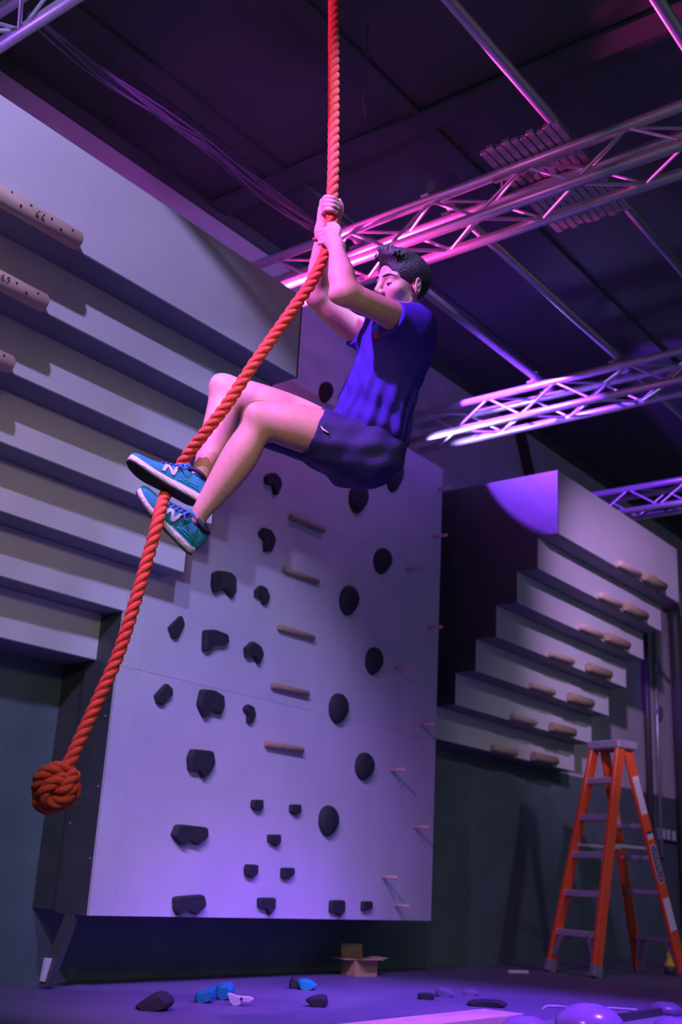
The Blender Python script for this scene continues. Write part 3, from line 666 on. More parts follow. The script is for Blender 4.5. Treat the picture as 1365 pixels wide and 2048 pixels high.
dk = tube('drain_pipe', [(12.25, WALL_Y-0.09, 3.85), (12.42, WALL_Y-0.09, 3.86), (12.50, WALL_Y-0.09, 3.80), (12.53, WALL_Y-0.09, 3.70), (12.56, WALL_Y-0.09, 0.3)], 0.075, BLACKPLY, None); tag(dk, 'thick black pipe bending at top, at the right edge of the far wall', 'pipe')
o = box('outlet_strip', (12.0, WALL_Y-0.05, 1.18), (12.42, WALL_Y-0.006, 1.30), GREYPLASTIC, None, 0.005); tag(o, 'grey socket strip with white plates low on the far wall', 'socket strip')
for xx in (12.06, 12.19, 12.34):
    s = box('plate', (xx-0.028, WALL_Y-0.058, 1.19), (xx+0.028, WALL_Y-0.052, 1.29), STICKER, o); s.location = s.location - o.location
# ================================================================== THE CLIMBER
# Points are written as (sight-line pixel, sight-line pixel, distance) and turned into a metric frame
# (x right, y up, z toward the lens); everything is then carried into the room as ordinary geometry.
def L3(px, py, d): return np.array([(px-682.5)/FPX*d, (1024-py)/FPX*d, -d])
W3 = np.array([CR, CU, -CF]).T
def to_world(v): return v @ W3.T + CAM
class Field:
    def __init__(s, lo, hi, h, big=0.06):
        s.lo = np.array(lo, float); s.h = h; s.n = np.ceil((np.array(hi)-s.lo)/h).astype(int)+1
        s.f = np.full(s.n, big, np.float32); s.big = big
    def sub(s, lo, hi):
        a = np.clip(np.floor((np.array(lo)-s.lo)/s.h).astype(int), 0, s.n); b = np.clip(np.ceil((np.array(hi)-s.lo)/s.h).astype(int)+1, 0, s.n)
        if np.any(b <= a): return None, None
        ax = [(s.lo[i]+s.h*np.arange(a[i], b[i])).astype(np.float32) for i in range(3)]
        return tuple(slice(a[i], b[i]) for i in range(3)), (ax[0][:, None, None], ax[1][None, :, None], ax[2][None, None, :])
    def apply(s, fn, lo, hi, k, mode='add'):
        m = s.big+k
        sl, g = s.sub(np.array(lo)-m, np.array(hi)+m)
        if sl is None: return
        d = fn(*g); f = s.f[sl]
        if mode == 'add':
            if k > 0:
                h_ = np.maximum(k-np.abs(f-d), 0)/k; s.f[sl] = np.minimum(f, d)-h_*h_*k*0.25
            else: s.f[sl] = np.minimum(f, d)
        else:
            d = -d
            if k > 0:
                h_ = np.maximum(k-np.abs(f-d), 0)/k; s.f[sl] = np.maximum(f, d)+h_*h_*k*0.25
            else: s.f[sl] = np.maximum(f, d)
    @staticmethod
    def cone_fn(a, b, ra, rb):
        a = np.array(a, float); b = np.array(b, float); ba = b-a; l2 = float(ba@ba)+1e-12; rr = ra-rb; a2 = l2-rr*rr; il2 = 1/l2
        def fn(X, Y, Z):
            px_, py_, pz_ = X-a[0], Y-a[1], Z-a[2]
            y = px_*ba[0]+py_*ba[1]+pz_*ba[2]; z = y-l2
            qx, qy, qz = px_*l2-ba[0]*y, py_*l2-ba[1]*y, pz_*l2-ba[2]*y
            x2 = qx*qx+qy*qy+qz*qz; y2 = y*y*l2; z2 = z*z*l2
            kk = np.sign(rr)*rr*rr*x2
            c1 = np.sign(z)*a2*z2 > kk; c2 = np.sign(y)*a2*y2 < kk
            r = (np.sqrt(x2*a2*il2)+y*rr)*il2-ra
            r = np.where(c2, np.sqrt(x2+y2)*il2-ra, r); r = np.where(c1, np.sqrt(x2+z2)*il2-rb, r)
            return r.astype(np.float32)
        return fn
    def cone(s, a, b, ra, rb, k=0.02, mode='add'):
        R = max(ra, rb); s.apply(s.cone_fn(a, b, ra, rb), np.minimum(a, b)-R, np.maximum(a, b)+R, k, mode)
    def chain(s, pts, k=0.02, sub=5):
        """one limb: joints and radii are first smoothed along a spline, then swept as a union without extra swelling"""
        C = np.array([list(p[0])+[p[1]] for p in pts]); t = np.arange(len(C))
        if len(C) > 2 and sub > 1:
            E = np.vstack([2*C[0]-C[1], C, 2*C[-1]-C[-2]]); out = []
            for i in range(1, len(E)-2):
                p0, p1, p2, p3 = E[i-1:i+3]
                for u in np.linspace(0, 1, sub, endpoint=False): out.append(0.5*((2*p1)+(-p0+p2)*u+(2*p0-5*p1+4*p2-p3)*u*u+(-p0+3*p1-3*p2+p3)*u**3))
            out.append(C[-1]); C = np.array(out)
        fns = [s.cone_fn(p[:3], q[:3], max(p[3], 0.004), max(q[3], 0.004)) for p, q in zip(C, C[1:])]
        def fn(X, Y, Z):
            d = fns[0](X, Y, Z)
            for f_ in fns[1:]: d = np.minimum(d, f_(X, Y, Z))
            return d
        R = C[:, 3].max(); s.apply(fn, C[:, :3].min(0)-R, C[:, :3].max(0)+R, k)
    def ell(s, c, rad, axes=None, k=0.02, mode='add'):
        c = np.array(c, float); A = np.eye(3) if axes is None else np.array(axes, float); rad = np.array(rad, float)
        def fn(X, Y, Z):
            dx, dy, dz = X-c[0], Y-c[1], Z-c[2]; k0 = 0; k1 = 0
            for i in range(3):
                q = (dx*A[i][0]+dy*A[i][1]+dz*A[i][2])/rad[i]; k0 = k0+q*q; k1 = k1+(q/rad[i])**2
            k0 = np.sqrt(k0); k1 = np.sqrt(k1)+1e-9
            return (k0*(k0-1)/k1).astype(np.float32)
        ext = np.sqrt(((A*rad[:, None])**2).sum(0)); s.apply(fn, c-ext, c+ext, k, mode)
    def cut(s, p, n, k=0.004):
        """keep the half space on the side of -n"""
        p = np.array(p); n = np.array(n, float); n /= np.linalg.norm(n)
        ax = [(s.lo[i]+s.h*np.arange(s.n[i])).astype(np.float32) for i in range(3)]
        d = (ax[0][:, None, None]-p[0])*n[0]+(ax[1][None, :, None]-p[1])*n[1]+(ax[2][None, None, :]-p[2])*n[2]
        h_ = np.maximum(k-np.abs(s.f-d), 0)/k; s.f = (np.maximum(s.f, d)+h_*h_*k*0.25).astype(np.float32)
    def mesh(s):
        f = s.f; f[0] = f[-1] = s.big; f[:, 0] = f[:, -1] = s.big; f[:, :, 0] = f[:, :, -1] = s.big
        ins = f < 0; nx, ny, nz = s.n
        cnt = np.zeros((nx-1, ny-1, nz-1), np.int8); corners = [(i, j, k) for i in (0, 1) for j in (0, 1) for k in (0, 1)]
        for i, j, k in corners: cnt += ins[i:nx-1+i, j:ny-1+j, k:nz-1+k]
        act = (cnt > 0) & (cnt < 8); I = np.argwhere(act); idx = np.full(act.shape, -1, np.int32); idx[act] = np.arange(len(I))
        V = {c: f[I[:, 0]+c[0], I[:, 1]+c[1], I[:, 2]+c[2]] for c in corners}
        acc = np.zeros((len(I), 3)); num = np.zeros(len(I))
        for c in corners:
            for ax in range(3):
                if c[ax] == 0:
                    e = list(c); e[ax] = 1; e = tuple(e); a, b = V[c], V[e]; m = (a < 0) != (b < 0)
                    t = np.where(m, a/np.where(a-b == 0, 1, a-b), 0)
                    pos = np.tile(np.array(c, float), (len(I), 1)); pos[:, ax] += t
                    acc[m] += pos[m]; num[m] += 1
        P = s.lo+(I+acc/num[:, None])*s.h
        quads = []
        for ax in range(3):
            o1, o2 = [(1, 2), (2, 0), (0, 1)][ax]
            sl0 = [slice(1, -1)]*3; sl1 = [slice(1, -1)]*3; sl0[ax] = slice(0, -1); sl1[ax] = slice(1, None)
            a, b = ins[tuple(sl0)], ins[tuple(sl1)]
            for flip, m in ((False, a & ~b), (True, ~a & b)):
                G = np.argwhere(m)
                if len(G) == 0: continue
                add = np.ones(3, int); add[ax] = 0; G = G+add
                def cell(d1, d2):
                    q = G.copy(); q[:, o1] -= d1; q[:, o2] -= d2; return idx[q[:, 0], q[:, 1], q[:, 2]]
                q = np.stack([cell(1, 1), cell(0, 1), cell(0, 0), cell(1, 0)], 1)
                quads.append(q[:, ::-1] if flip else q)
        return P, np.concatenate(quads)
def np_mesh(name, V, F, m, parent, origin):
    me = bpy.data.meshes.new(name); V = V-np.array(origin)
    me.vertices.add(len(V)); me.vertices.foreach_set('co', V.astype(np.float32).ravel())
    k = F.shape[1]; me.loops.add(F.size); me.loops.foreach_set('vertex_index', F.astype(np.int32).ravel())
    me.polygons.add(len(F)); me.polygons.foreach_set('loop_start', np.arange(0, F.size, k, dtype=np.int32)); me.polygons.foreach_set('loop_total', np.full(len(F), k, np.int32))
    me.update(calc_edges=True); me.validate()
    me.polygons.foreach_set('use_smooth', np.ones(len(me.polygons), bool))
    return link(name, me, m, parent)
def laplace(P, Q, it=2, lam=0.5):
    P = P.copy(); n = len(P); E = np.concatenate([Q[:, [0, 1]], Q[:, [1, 2]], Q[:, [2, 3]], Q[:, [3, 0]]])
    deg = np.bincount(E[:, 0], minlength=n)+np.bincount(E[:, 1], minlength=n)
    for _ in range(it):
        S = np.stack([np.bincount(E[:, 0], P[E[:, 1], k], n)+np.bincount(E[:, 1], P[E[:, 0], k], n) for k in range(3)], 1)
        P += lam*(S/deg[:, None]-P)
    return P
def nrm(v): v = np.array(v, float); return v/np.linalg.norm(v)

SKIN = mat('skin', (0.64, 0.36, 0.27), 0.55, var=0.07, scale=35, bump=0.08, bscale=220, sss=0.12)
SHIRT = mat('navy_jersey', (0.048, 0.024, 0.33), 0.85, var=0.06, scale=20, bump=0.15, bscale=300, spec=0.2)
SHORTS = mat('dark_shorts_fabric', (0.030, 0.020, 0.15), 0.75, var=0.06, scale=20, bump=0.1, bscale=200)
HAIRM = mat('dark_brown_hair', (0.022, 0.015, 0.018), 0.45, var=0.3, scale=60, bump=0.5, bscale=160, stretch=(1, 1, 1))
pel = Vector(to_world(L3(735, 905, 4.22)))
man = empty('person', pel, 'climber in blue t-shirt, dark shorts and teal sneakers hanging on the rope', 'person')

# ---- torso axes
shL, shR = L3(822, 655, 4.14), L3(748, 668, 4.41)
T_up = nrm(L3(812, 645, 4.28)-L3(738, 895, 4.22)); S_ax = shL-shR; S_ax = nrm(S_ax-T_up*(S_ax@T_up)); N_ax = np.cross(S_ax, T_up); N_ax = N_ax if N_ax[0] < 0 else -N_ax
TAX = [S_ax, T_up, N_ax]
# ---- head frame
phi, psi, HS = math.radians(55), math.radians(4), 1.06
HO = L3(803, 573, 4.27)
hf = nrm([-math.sin(phi)*math.cos(psi), math.sin(psi), math.cos(phi)*math.cos(psi)])
hl = nrm(np.cross([0.03, 1, 0], hf)); hu = np.cross(hf, hl)
HAX = [hl, hu, hf]
def HP(l, u, f): return HO+HS*(hl*l+hu*u+hf*f)

B = Field(L3(612, 385, 4.2)-[0.30, 0, 0], [0, 0, 0], 0.003) if False else None
lo = np.array([L3(350, 1000, 4.0)[0]-0.03, L3(400, 1075, 4.0)[1]-0.03, -4.56]); hi = np.array([L3(872, 600, 4.2)[0]+0.02, L3(700, 385, 4.2)[1]+0.02, -3.86])
B = Field(lo, hi, 0.0032, 0.05)
# torso under the clothes
B.ell(L3(790, 705, 4.27), (0.165, 0.165, 0.105), TAX, 0.03)
B.ell(L3(760, 800, 4.25), (0.14, 0.15, 0.085), TAX, 0.05)
B.ell(L3(742, 900, 4.23), (0.14, 0.10, 0.09), TAX, 0.05)
B.cone(L3(822, 660, 4.29), HP(0, -0.075, -0.025), 0.066, 0.054, 0.04)
B.cone(L3(828, 652, 4.17), L3(818, 640, 4.26), 0.045, 0.05, 0.04)
# near arm
B.chain([(L3(818, 655, 4.15), 0.060), (L3(782, 630, 4.09), 0.052), (L3(745, 611, 4.045), 0.0475), (L3(705, 592, 4.005), 0.046), (L3(690, 585, 4.0), 0.043)], 0.03)
B.cone(L3(686, 588, 4.0), L3(672, 590, 3.995), 0.030, 0.024, 0.03)
B.chain([(L3(692, 582, 4.0), 0.046), (L3(685, 557, 4.02), 0.0505), (L3(681, 535, 4.055), 0.043), (L3(676, 512, 4.095), 0.033), (L3(674, 497, 4.122), 0.0275)], 0.025)
# far arm
B.chain([(L3(742, 672, 4.42), 0.062), (L3(700, 652, 4.39), 0.053), (L3(665, 624, 4.355), 0.049), (L3(640, 598, 4.33), 0.044)], 0.03)
B.cone(L3(634, 596, 4.33), L3(624, 592, 4.325), 0.032, 0.026, 0.03)
B.chain([(L3(636, 585, 4.325), 0.044), (L3(639, 548, 4.295), 0.0455), (L3(642, 515, 4.27), 0.038), (L3(645, 482, 4.252), 0.030), (L3(646, 462, 4.245), 0.0265)], 0.025)
# legs
B.chain([(L3(735, 908, 4.13), 0.088), (L3(645, 869, 4.115), 0.0890), (L3(570, 848, 4.105), 0.080), (L3(530, 838, 4.10), 0.062)], 0.03)
B.ell(L3(507, 826, 4.09), (0.034, 0.036, 0.042), None, 0.04)
B.chain([(L3(520, 842, 4.098), 0.058), (L3(503, 872, 4.09), 0.060), (L3(480, 913, 4.075), 0.0665), (L3(452, 955, 4.06), 0.058), (L3(425, 993, 4.045), 0.045), (L3(402, 1025, 4.03), 0.0335), (L3(390, 1052, 4.03), 0.032)], 0.03)
B.chain([(L3(685, 884, 4.33), 0.080), (L3(600, 842, 4.325), 0.085), (L3(520, 808, 4.31), 0.077), (L3(460, 785, 4.30), 0.062)], 0.03)
B.ell(L3(440, 768, 4.285), (0.036, 0.038, 0.042), None, 0.04)
B.chain([(L3(450, 788, 4.298), 0.057), (L3(444, 830, 4.265), 0.062), (L3(433, 872, 4.23), 0.059), (L3(418, 912, 4.18), 0.046), (L3(402, 945, 4.135), 0.0345), (L3(393, 968, 4.11), 0.036)], 0.03)
# head
B.ell(HP(0, 0.032, -0.012), np.array((0.077, 0.086, 0.099))*HS, HAX, 0.0)
B.ell(HP(0, -0.032, 0.022), np.array((0.061, 0.085, 0.064))*HS, HAX, 0.03)
B.cone(HP(0, -0.108, 0.060), HP(0, -0.104, 0.058), 0.021, 0.021, 0.03)
for s_ in (-1, 1):
    B.cone(HP(s_*0.050, -0.060, 0.0), HP(s_*0.012, -0.105, 0.056), 0.018, 0.016, 0.03)
    B.ell(HP(s_*0.043, -0.028, 0.056), np.array((0.022, 0.020, 0.020))*HS, HAX, 0.03)
    B.cone(HP(s_*0.046, 0.020, 0.066), HP(s_*0.013, 0.015, 0.082), 0.0095, 0.0095, 0.018)
    B.ell(HP(s_*0.032, -0.003, 0.0965), np.array((0.017, 0.012, 0.015))*HS, HAX, 0.014, 'sub')
    B.ell(HP(s_*0.032, -0.003, 0.0715), np.array((0.0155, 0.0125, 0.0125))*HS, HAX, 0.004)
B.cone(HP(0, 0.008, 0.084), HP(0, -0.036, 0.109), 0.0085, 0.0120, 0.014)
for s_ in (-1, 1):
    B.cone(HP(s_*0.012, -0.041, 0.098), HP(s_*0.011, -0.040, 0.094), 0.0098, 0.0098, 0.008)
    B.cone(HP(s_*0.0075, -0.049, 0.103), HP(s_*0.0085, -0.045, 0.100), 0.0038, 0.003, 0.003, 'sub')
B.ell(HP(0, -0.067, 0.084), np.array((0.024, 0.006, 0.009))*HS, HAX, 0.006)
B.ell(HP(0, -0.077, 0.082), np.array((0.021, 0.007, 0.009))*HS, HAX, 0.006)
for s_ in (-1, 1):
    ea = nrm(hl*s_*0.85-hf*0.45); eu = nrm(hu-hf*0.18); ef = np.cross(ea, eu)
    B.ell(HP(s_*0.080, -0.008, -0.014), np.array((0.0085, 0.033, 0.0195))*HS, [ea, eu, ef], 0.006)
    B.ell(HP(s_*0.0875, -0.004, -0.013), np.array((0.0075, 0.0225, 0.0120))*HS, [ea, eu, ef], 0.005, 'sub')
    B.cone(HP(s_*0.083, -0.002, -0.018), HP(s_*0.083, -0.016, -0.008), 0.0035, 0.0035, 0.006)
    B.cone(HP(s_*0.078, -0.012, 0.002), HP(s_*0.078, -0.018, 0.0), 0.0055, 0.005, 0.005)
# upper hand (far arm): palm left of the rope, fingers wrapping across its front, thumb behind on the right
B.cone(L3(647, 404, 4.226), L3(648, 432, 4.232), 0.0150, 0.0165, 0.012)
B.cone(L3(648, 424, 4.235), L3(646, 462, 4.245), 0.0205, 0.0265, 0.02)
B.cone(L3(652, 432, 4.238), L3(647, 460, 4.246), 0.018, 0.024, 0.02)
for i, y in enumerate((395.5, 403.5, 411.5, 420)):
    e = (0, 1.0, 1.0, -1.5)[i]
    B.chain([(L3(646, y+7, 4.212), 0.0092), (L3(652-e*0.5, y-1.5, 4.176), 0.0088), (L3(665+e, y, 4.163), 0.0081), (L3(676+e*1.5, y+6, 4.181), 0.0070)], 0.0025)
B.chain([(L3(656, 446, 4.243), 0.016), (L3(672, 442, 4.24), 0.0135), (L3(681, 426, 4.226), 0.0115), (L3(682, 411, 4.213), 0.0105), (L3(679, 401, 4.205), 0.0085)], 0.008)
# lower hand (near arm): back of the hand toward the lens, fingers round the left and behind, thumb over the top
B.cone(L3(654, 462, 4.152), L3(657, 486, 4.153), 0.0150, 0.0150, 0.012)
B.cone(L3(660, 464, 4.150), L3(674, 496, 4.126), 0.0165, 0.0255, 0.018)
B.cone(L3(660, 484, 4.150), L3(673, 497, 4.126), 0.0155, 0.0255, 0.018)
B.cone(L3(668, 464, 4.152), L3(676, 492, 4.132), 0.0150, 0.0235, 0.018)
for i, y in enumerate((460, 468, 476, 484)):
    B.chain([(L3(653-i*0.3, y, 4.148), 0.0094), (L3(643-i*0.5, y+2, 4.172), 0.0090), (L3(641-i*0.5, y+3, 4.203), 0.0082), (L3(652-i, y+3, 4.222), 0.0072)], 0.0025)
B.chain([(L3(673, 474, 4.140), 0.0150), (L3(677, 459, 4.150), 0.0125), (L3(669, 450, 4.157), 0.0112), (L3(658, 449.5, 4.163), 0.0096)], 0.007)
BP, BQ = B.mesh(); del B
BP = laplace(BP, BQ, 1, 0.4)
body = np_mesh('body', to_world(BP), BQ, SKIN, man, pel)

# ---- hair
Hf = Field(HO-0.19, HO+0.19, 0.0028, 0.03)
Hf.ell(HP(0, 0.037, -0.014), np.array((0.0825, 0.0915, 0.1045))*HS, HAX, 0.0)
Hf.ell(HP(0, 0.100, 0.040), np.array((0.062, 0.032, 0.058))*HS, HAX, 0.03)
Hf.ell(HP(0, -0.050, 0.118), np.array((0.105, 0.112, 0.078))*HS, HAX, 0.006, 'sub')     # face opening
Hf.ell(HP(0, 0.0, 0.125), np.array((0.067, 0.074, 0.070))*HS, HAX, 0.010, 'sub')
Hf.ell(HP(0.085, -0.022, -0.010), np.array((0.03, 0.034, 0.022))*HS, HAX, 0.006, 'sub')   # clear the ears
Hf.ell(HP(-0.085, -0.022, -0.010), np.array((0.03, 0.034, 0.022))*HS, HAX, 0.006, 'sub')
Hf.cut(HP(0, -0.062, -0.06), -(hu*0.9+hf*-0.45), 0.006)
Hf.cut(HP(0.07, -0.030, 0.02), -(hu*0.75-hf*0.66), 0.006)
r2 = np.random.default_rng(3)
for i in range(150):                                                                          # locks combed up and back
    a = r2.uniform(-1, 1); c = r2.uniform(-0.35, 1)
    p = HP(0.060*a, 0.105+0.014*c-0.045*a*a*0.7-0.02*max(0, -c), 0.030+0.060*c)
    dirn = hu*r2.uniform(0.4, 1.0)+hf*r2.uniform(-0.7, 0.45)+hl*(r2.uniform(-0.5, 0.5)+0.3*a)
    q = p+nrm(dirn)*r2.uniform(0.016, 0.034); Hf.cone(p, q, 0.0062, 0.0018, 0.002)
HPv, HQ = Hf.mesh()
hair = np_mesh('hair', to_world(HPv), HQ, HAIRM, man, pel); tag(hair, 'short dark hair swept up at the front')
# eyebrows, lashes, a glimpse of the eyes
for s_ in (-1, 1):
    pts = [HP(s_*l, u, f) for l, u, f in ((0.011, 0.0155, 0.0925), (0.022, 0.0195, 0.0915), (0.035, 0.0225, 0.0855), (0.047, 0.0205, 0.0765), (0.053, 0.016, 0.070))]
    bm = bmesh.new(); add_tube(bm, [Vector(to_world(p))-pel for p in spline(pts, 0.003)], 0.0036, 7)
    from_bm('eyebrow', bm, HAIRM, man, True)
    pts = [HP(s_*l, u, f) for l, u, f in ((0.019, -0.0075, 0.0795), (0.025, -0.0095, 0.0838), (0.032, -0.0100, 0.0855), (0.040, -0.0092, 0.0832), (0.046, -0.0065, 0.0770))]
    bm = bmesh.new(); add_tube(bm, [Vector(to_world(p))-pel for p in spline(pts, 0.002)], 0.0014, 6)
    from_bm('lashes', bm, HAIRM, man, True)
    bm = bmesh.new(); bmesh.ops.create_uvsphere(bm, u_segments=12, v_segments=8, radius=0.0075)
    e = from_bm('eye', bm, mat('dark_eye', (0.05, 0.035, 0.03), 0.15), man, True); e.location = Vector(to_world(HP(s_*0.031, -0.0125, 0.0785)))-pel

# ---- t-shirt
lo = np.array([L3(640, 900, 4.1)[0], L3(700, 905, 4.3)[1], -4.58]); hi = np.array([L3(890, 700, 4.3)[0], L3(800, 585, 4.3)[1], -3.95])
S = Field(lo, hi, 0.004, 0.06)
S.ell(L3(792, 702, 4.27), (0.190, 0.175, 0.128), TAX, 0.0)
S.ell(L3(758, 795, 4.25), (0.172, 0.165, 0.130), TAX, 0.07)
S.ell(L3(738, 858, 4.235), (0.180, 0.085, 0.142), TAX, 0.05)
S.cone(L3(829, 652, 4.15), L3(818, 644, 4.27), 0.062, 0.066, 0.05)
S.cone(L3(818, 644, 4.27), L3(760, 668, 4.40), 0.066, 0.062, 0.05)
S.cone(L3(828, 657, 4.15), L3(776, 633, 4.085), 0.080, 0.0635, 0.045)
S.cone(L3(752, 672, 4.41), L3(700, 655, 4.39), 0.080, 0.067, 0.045)
# openings: neck, sleeves, hem
S.cone(L3(822, 640, 4.285), HP(0, -0.06, -0.02), 0.062, 0.066, 0.006, 'sub')
dL = nrm(L3(745, 611, 4.045)-L3(820, 655, 4.15)); S_c = L3(785, 634, 4.095)
def cut_local(F_, p, n, rad, k=0.004):
    n = nrm(n)
    def fn(X, Y, Z): return -np.maximum((-((X-p[0])*n[0]+(Y-p[1])*n[1]+(Z-p[2])*n[2])), (np.sqrt((X-p[0]-n[0]*rad*0.8)**2+(Y-p[1]-n[1]*rad*0.8)**2+(Z-p[2]-n[2]*rad*0.8)**2)-rad)).astype(np.float32)*-1
    F_.apply(fn, p-rad*2, p+rad*2, k, 'sub')
cut_local(S, S_c, dL, 0.12); cut_local(S, L3(712, 660, 4.395), nrm(L3(665, 624, 4.355)-L3(742, 672, 4.42)), 0.12)
S.cut(L3(722, 880, 4.23), -(T_up*0.98+N_ax*-0.10+S_ax*0.05), 0.006)
SP, SQ = S.mesh()
SP = laplace(SP, SQ, 1, 0.5)
# cloth folds
rel3 = SP-L3(758, 795, 4.25); su, tu, nu = rel3@S_ax, rel3@T_up, rel3@N_ax
me_n = SP-(L3(758, 795, 4.25)+np.outer(tu, T_up)); me_n = me_n/(np.linalg.norm(me_n, axis=1)[:, None]+1e-6)
ang = np.arctan2(su, nu); low = np.clip((0.12-tu)/0.16, 0, 1)
fold = 0.0075*low*np.sin(ang*9+3.0*np.sin(tu*11)+1.0)+0.005*low*np.sin(ang*19-tu*16+2*np.sin(tu*7))+0.004*np.clip(low-0.3, 0, 1)*np.sin(tu*70+ang*3)+0.003*np.sin(su*60+tu*45)*np.sin(nu*50-tu*30)
SP = SP+me_n*fold[:, None]
shirt = np_mesh('t_shirt', to_world(SP), SQ, SHIRT, man, pel); tag(shirt, 'navy blue t-shirt with a small red chest print')
# red crown-like print on the chest
def nearest(P3, px, py):
    d = -P3[:, 2]; x = 682.5+FPX*P3[:, 0]/d; y = 1024-FPX*P3[:, 1]/d; m = (x-px)**2+(y-py)**2 < 36
    return P3[m][np.argmax(P3[m][:, 2])]
RED = mat('red_print', (0.55, 0.03, 0.05), 0.7)
c = nearest(SP, 751, 668); 
def decal(name, poly, c, m, parent, th=0.004, nrm_=(0, 0, 1.0), up=(0, 1, 0)):
    nz = nrm(nrm_); ux = nrm(np.cross(up, nz)); uy = np.cross(nz, ux); bm = bmesh.new()
    a = [bm.verts.new(Vector(to_world(c+ux*x+uy*y+nz*th))-pel) for x, y in poly]; b_ = [bm.verts.new(Vector(to_world(c+ux*x+uy*y-nz*0.012))-pel) for x, y in poly]
    bm.faces.new(a); n = len(poly)
    for i in range(n): bm.faces.new((a[i], b_[i], b_[(i+1) % n], a[(i+1) % n]))
    return from_bm(name, bm, m, parent)
decal('chest_print', [(-0.012,-0.014),(0.012,-0.014),(0.014,0.004),(0.010,0.014),(0.005,0.006),(0.001,0.016),(-0.005,0.007),(-0.010,0.013),(-0.014,0.002)], c, RED, shirt, 0.006, N_ax+np.array([0, 0, 0.6]))

# ---- shorts
lo = np.array([L3(520, 900, 4.3)[0], L3(700, 1005, 4.1)[1], -4.60]); hi = np.array([L3(830, 900, 4.3)[0], L3(700, 770, 4.3)[1], -3.92])
Q = Field(lo, hi, 0.004, 0.06)
Q.ell(L3(733, 903, 4.22), (0.176, 0.128, 0.138), TAX, 0.0)
Q.chain([(L3(735, 910, 4.14), 0.118), (L3(680, 888, 4.125), 0.108), (L3(615, 862, 4.115), 0.1005)], 0.05)
Q.chain([(L3(690, 890, 4.33), 0.118), (L3(600, 862, 4.33), 0.108), (L3(530, 838, 4.325), 0.106)], 0.05)
Q.cone(L3(690, 925, 4.22), L3(640, 905, 4.25), 0.085, 0.06, 0.06)
nd = nrm(L3(570, 848, 4.105)-L3(735, 905, 4.13)); cut_local(Q, L3(634, 866, 4.11), nd+np.array([0.0, 0.05, 0.0]), 0.135)
fd = nrm(L3(520, 808, 4.31)-L3(680, 880, 4.33)); cut_local(Q, L3(556, 848, 4.325), fd+np.array([0, 0.15, 0]), 0.15)
QP, QQ = Q.mesh(); QP = laplace(QP, QQ, 1, 0.5)
rel3 = QP-L3(733, 903, 4.22); su, tu, nu = rel3@S_ax, rel3@T_up, rel3@N_ax
dirv = rel3/(np.linalg.norm(rel3, axis=1)[:, None]+1e-6)
QP = QP+dirv*(0.004*np.sin(nu*55+tu*30)*np.sin(su*25)+0.003*np.sin(tu*80+nu*25))[:, None]
shorts = np_mesh('shorts', to_world(QP), QQ, SHORTS, man, pel); tag(shorts, 'dark loose sports shorts')
c = nearest(QP, 652, 856)
decal('side_logo', [(-0.012,0.016),(-0.010,0.004),(-0.004,-0.006),(0.018,-0.018),(0.020,-0.017),(0.002,-0.003),(-0.006,0.006)], c, STICKER, shorts, 0.004, (-0.2, 0.15, 1.0))
# ---- wristband on the far wrist
wc = L3(645.3, 479, 4.251); wa = nrm(L3(646, 462, 4.245)-L3(645, 482, 4.252)); wu = nrm(np.cross(wa, [0, 0, 1])); wv = np.cross(wa, wu)
bm = bmesh.new(); add_tube(bm, [Vector(to_world(wc+(wu*math.cos(t)+wv*math.sin(t))*0.0325))-pel for t in np.linspace(0, 2*math.pi, 28, endpoint=False)], 0.0062, 8, closed=True)
from_bm('wristband', bm, RED, man, True)

# ---- shoes
TEALF = mat('teal_mesh_fabric', (0.010, 0.25, 0.34), 0.7, var=0.25, scale=25, bump=0.5, bscale=400)
MID = mat('white_foam_midsole', (0.72, 0.70, 0.70), 0.6)
nt = MID.node_tree; wv_ = nt.nodes.new('ShaderNodeTexWave'); wv_.inputs['Scale'].default_value = 60; wv_.inputs['Distortion'].default_value = 3.0; wv_.inputs['Detail'].default_value = 1; wv_.bands_direction = 'DIAGONAL'
bpn = nt.nodes.new('ShaderNodeBump'); bpn.inputs['Strength'].default_value = 0.5; bpn.inputs['Distance'].default_value = 0.002
nt.links.new(nt.nodes['Texture Coordinate'].outputs['Object'], wv_.inputs['Vector']); nt.links.new(wv_.outputs['Fac'], bpn.inputs['Height']); nt.links.new(bpn.outputs[0], nt.nodes['Principled BSDF'].inputs['Normal'])
OUT = mat('black_outsole', (0.02, 0.022, 0.025), 0.7, bump=0.5, bscale=120)
LACE = mat('blue_lace', (0.06, 0.12, 0.45), 0.7)
SOCK = mat('dark_sock', (0.02, 0.02, 0.07), 0.8)
LOGO = mat('silver_logo', (0.62, 0.60, 0.66), 0.35)
def lerp_tab(tab, x):
    xs_ = [t[0] for t in tab]; return [float(np.interp(x, xs_, [t[k] for t in tab])) for k in range(1, len(tab[0]))]
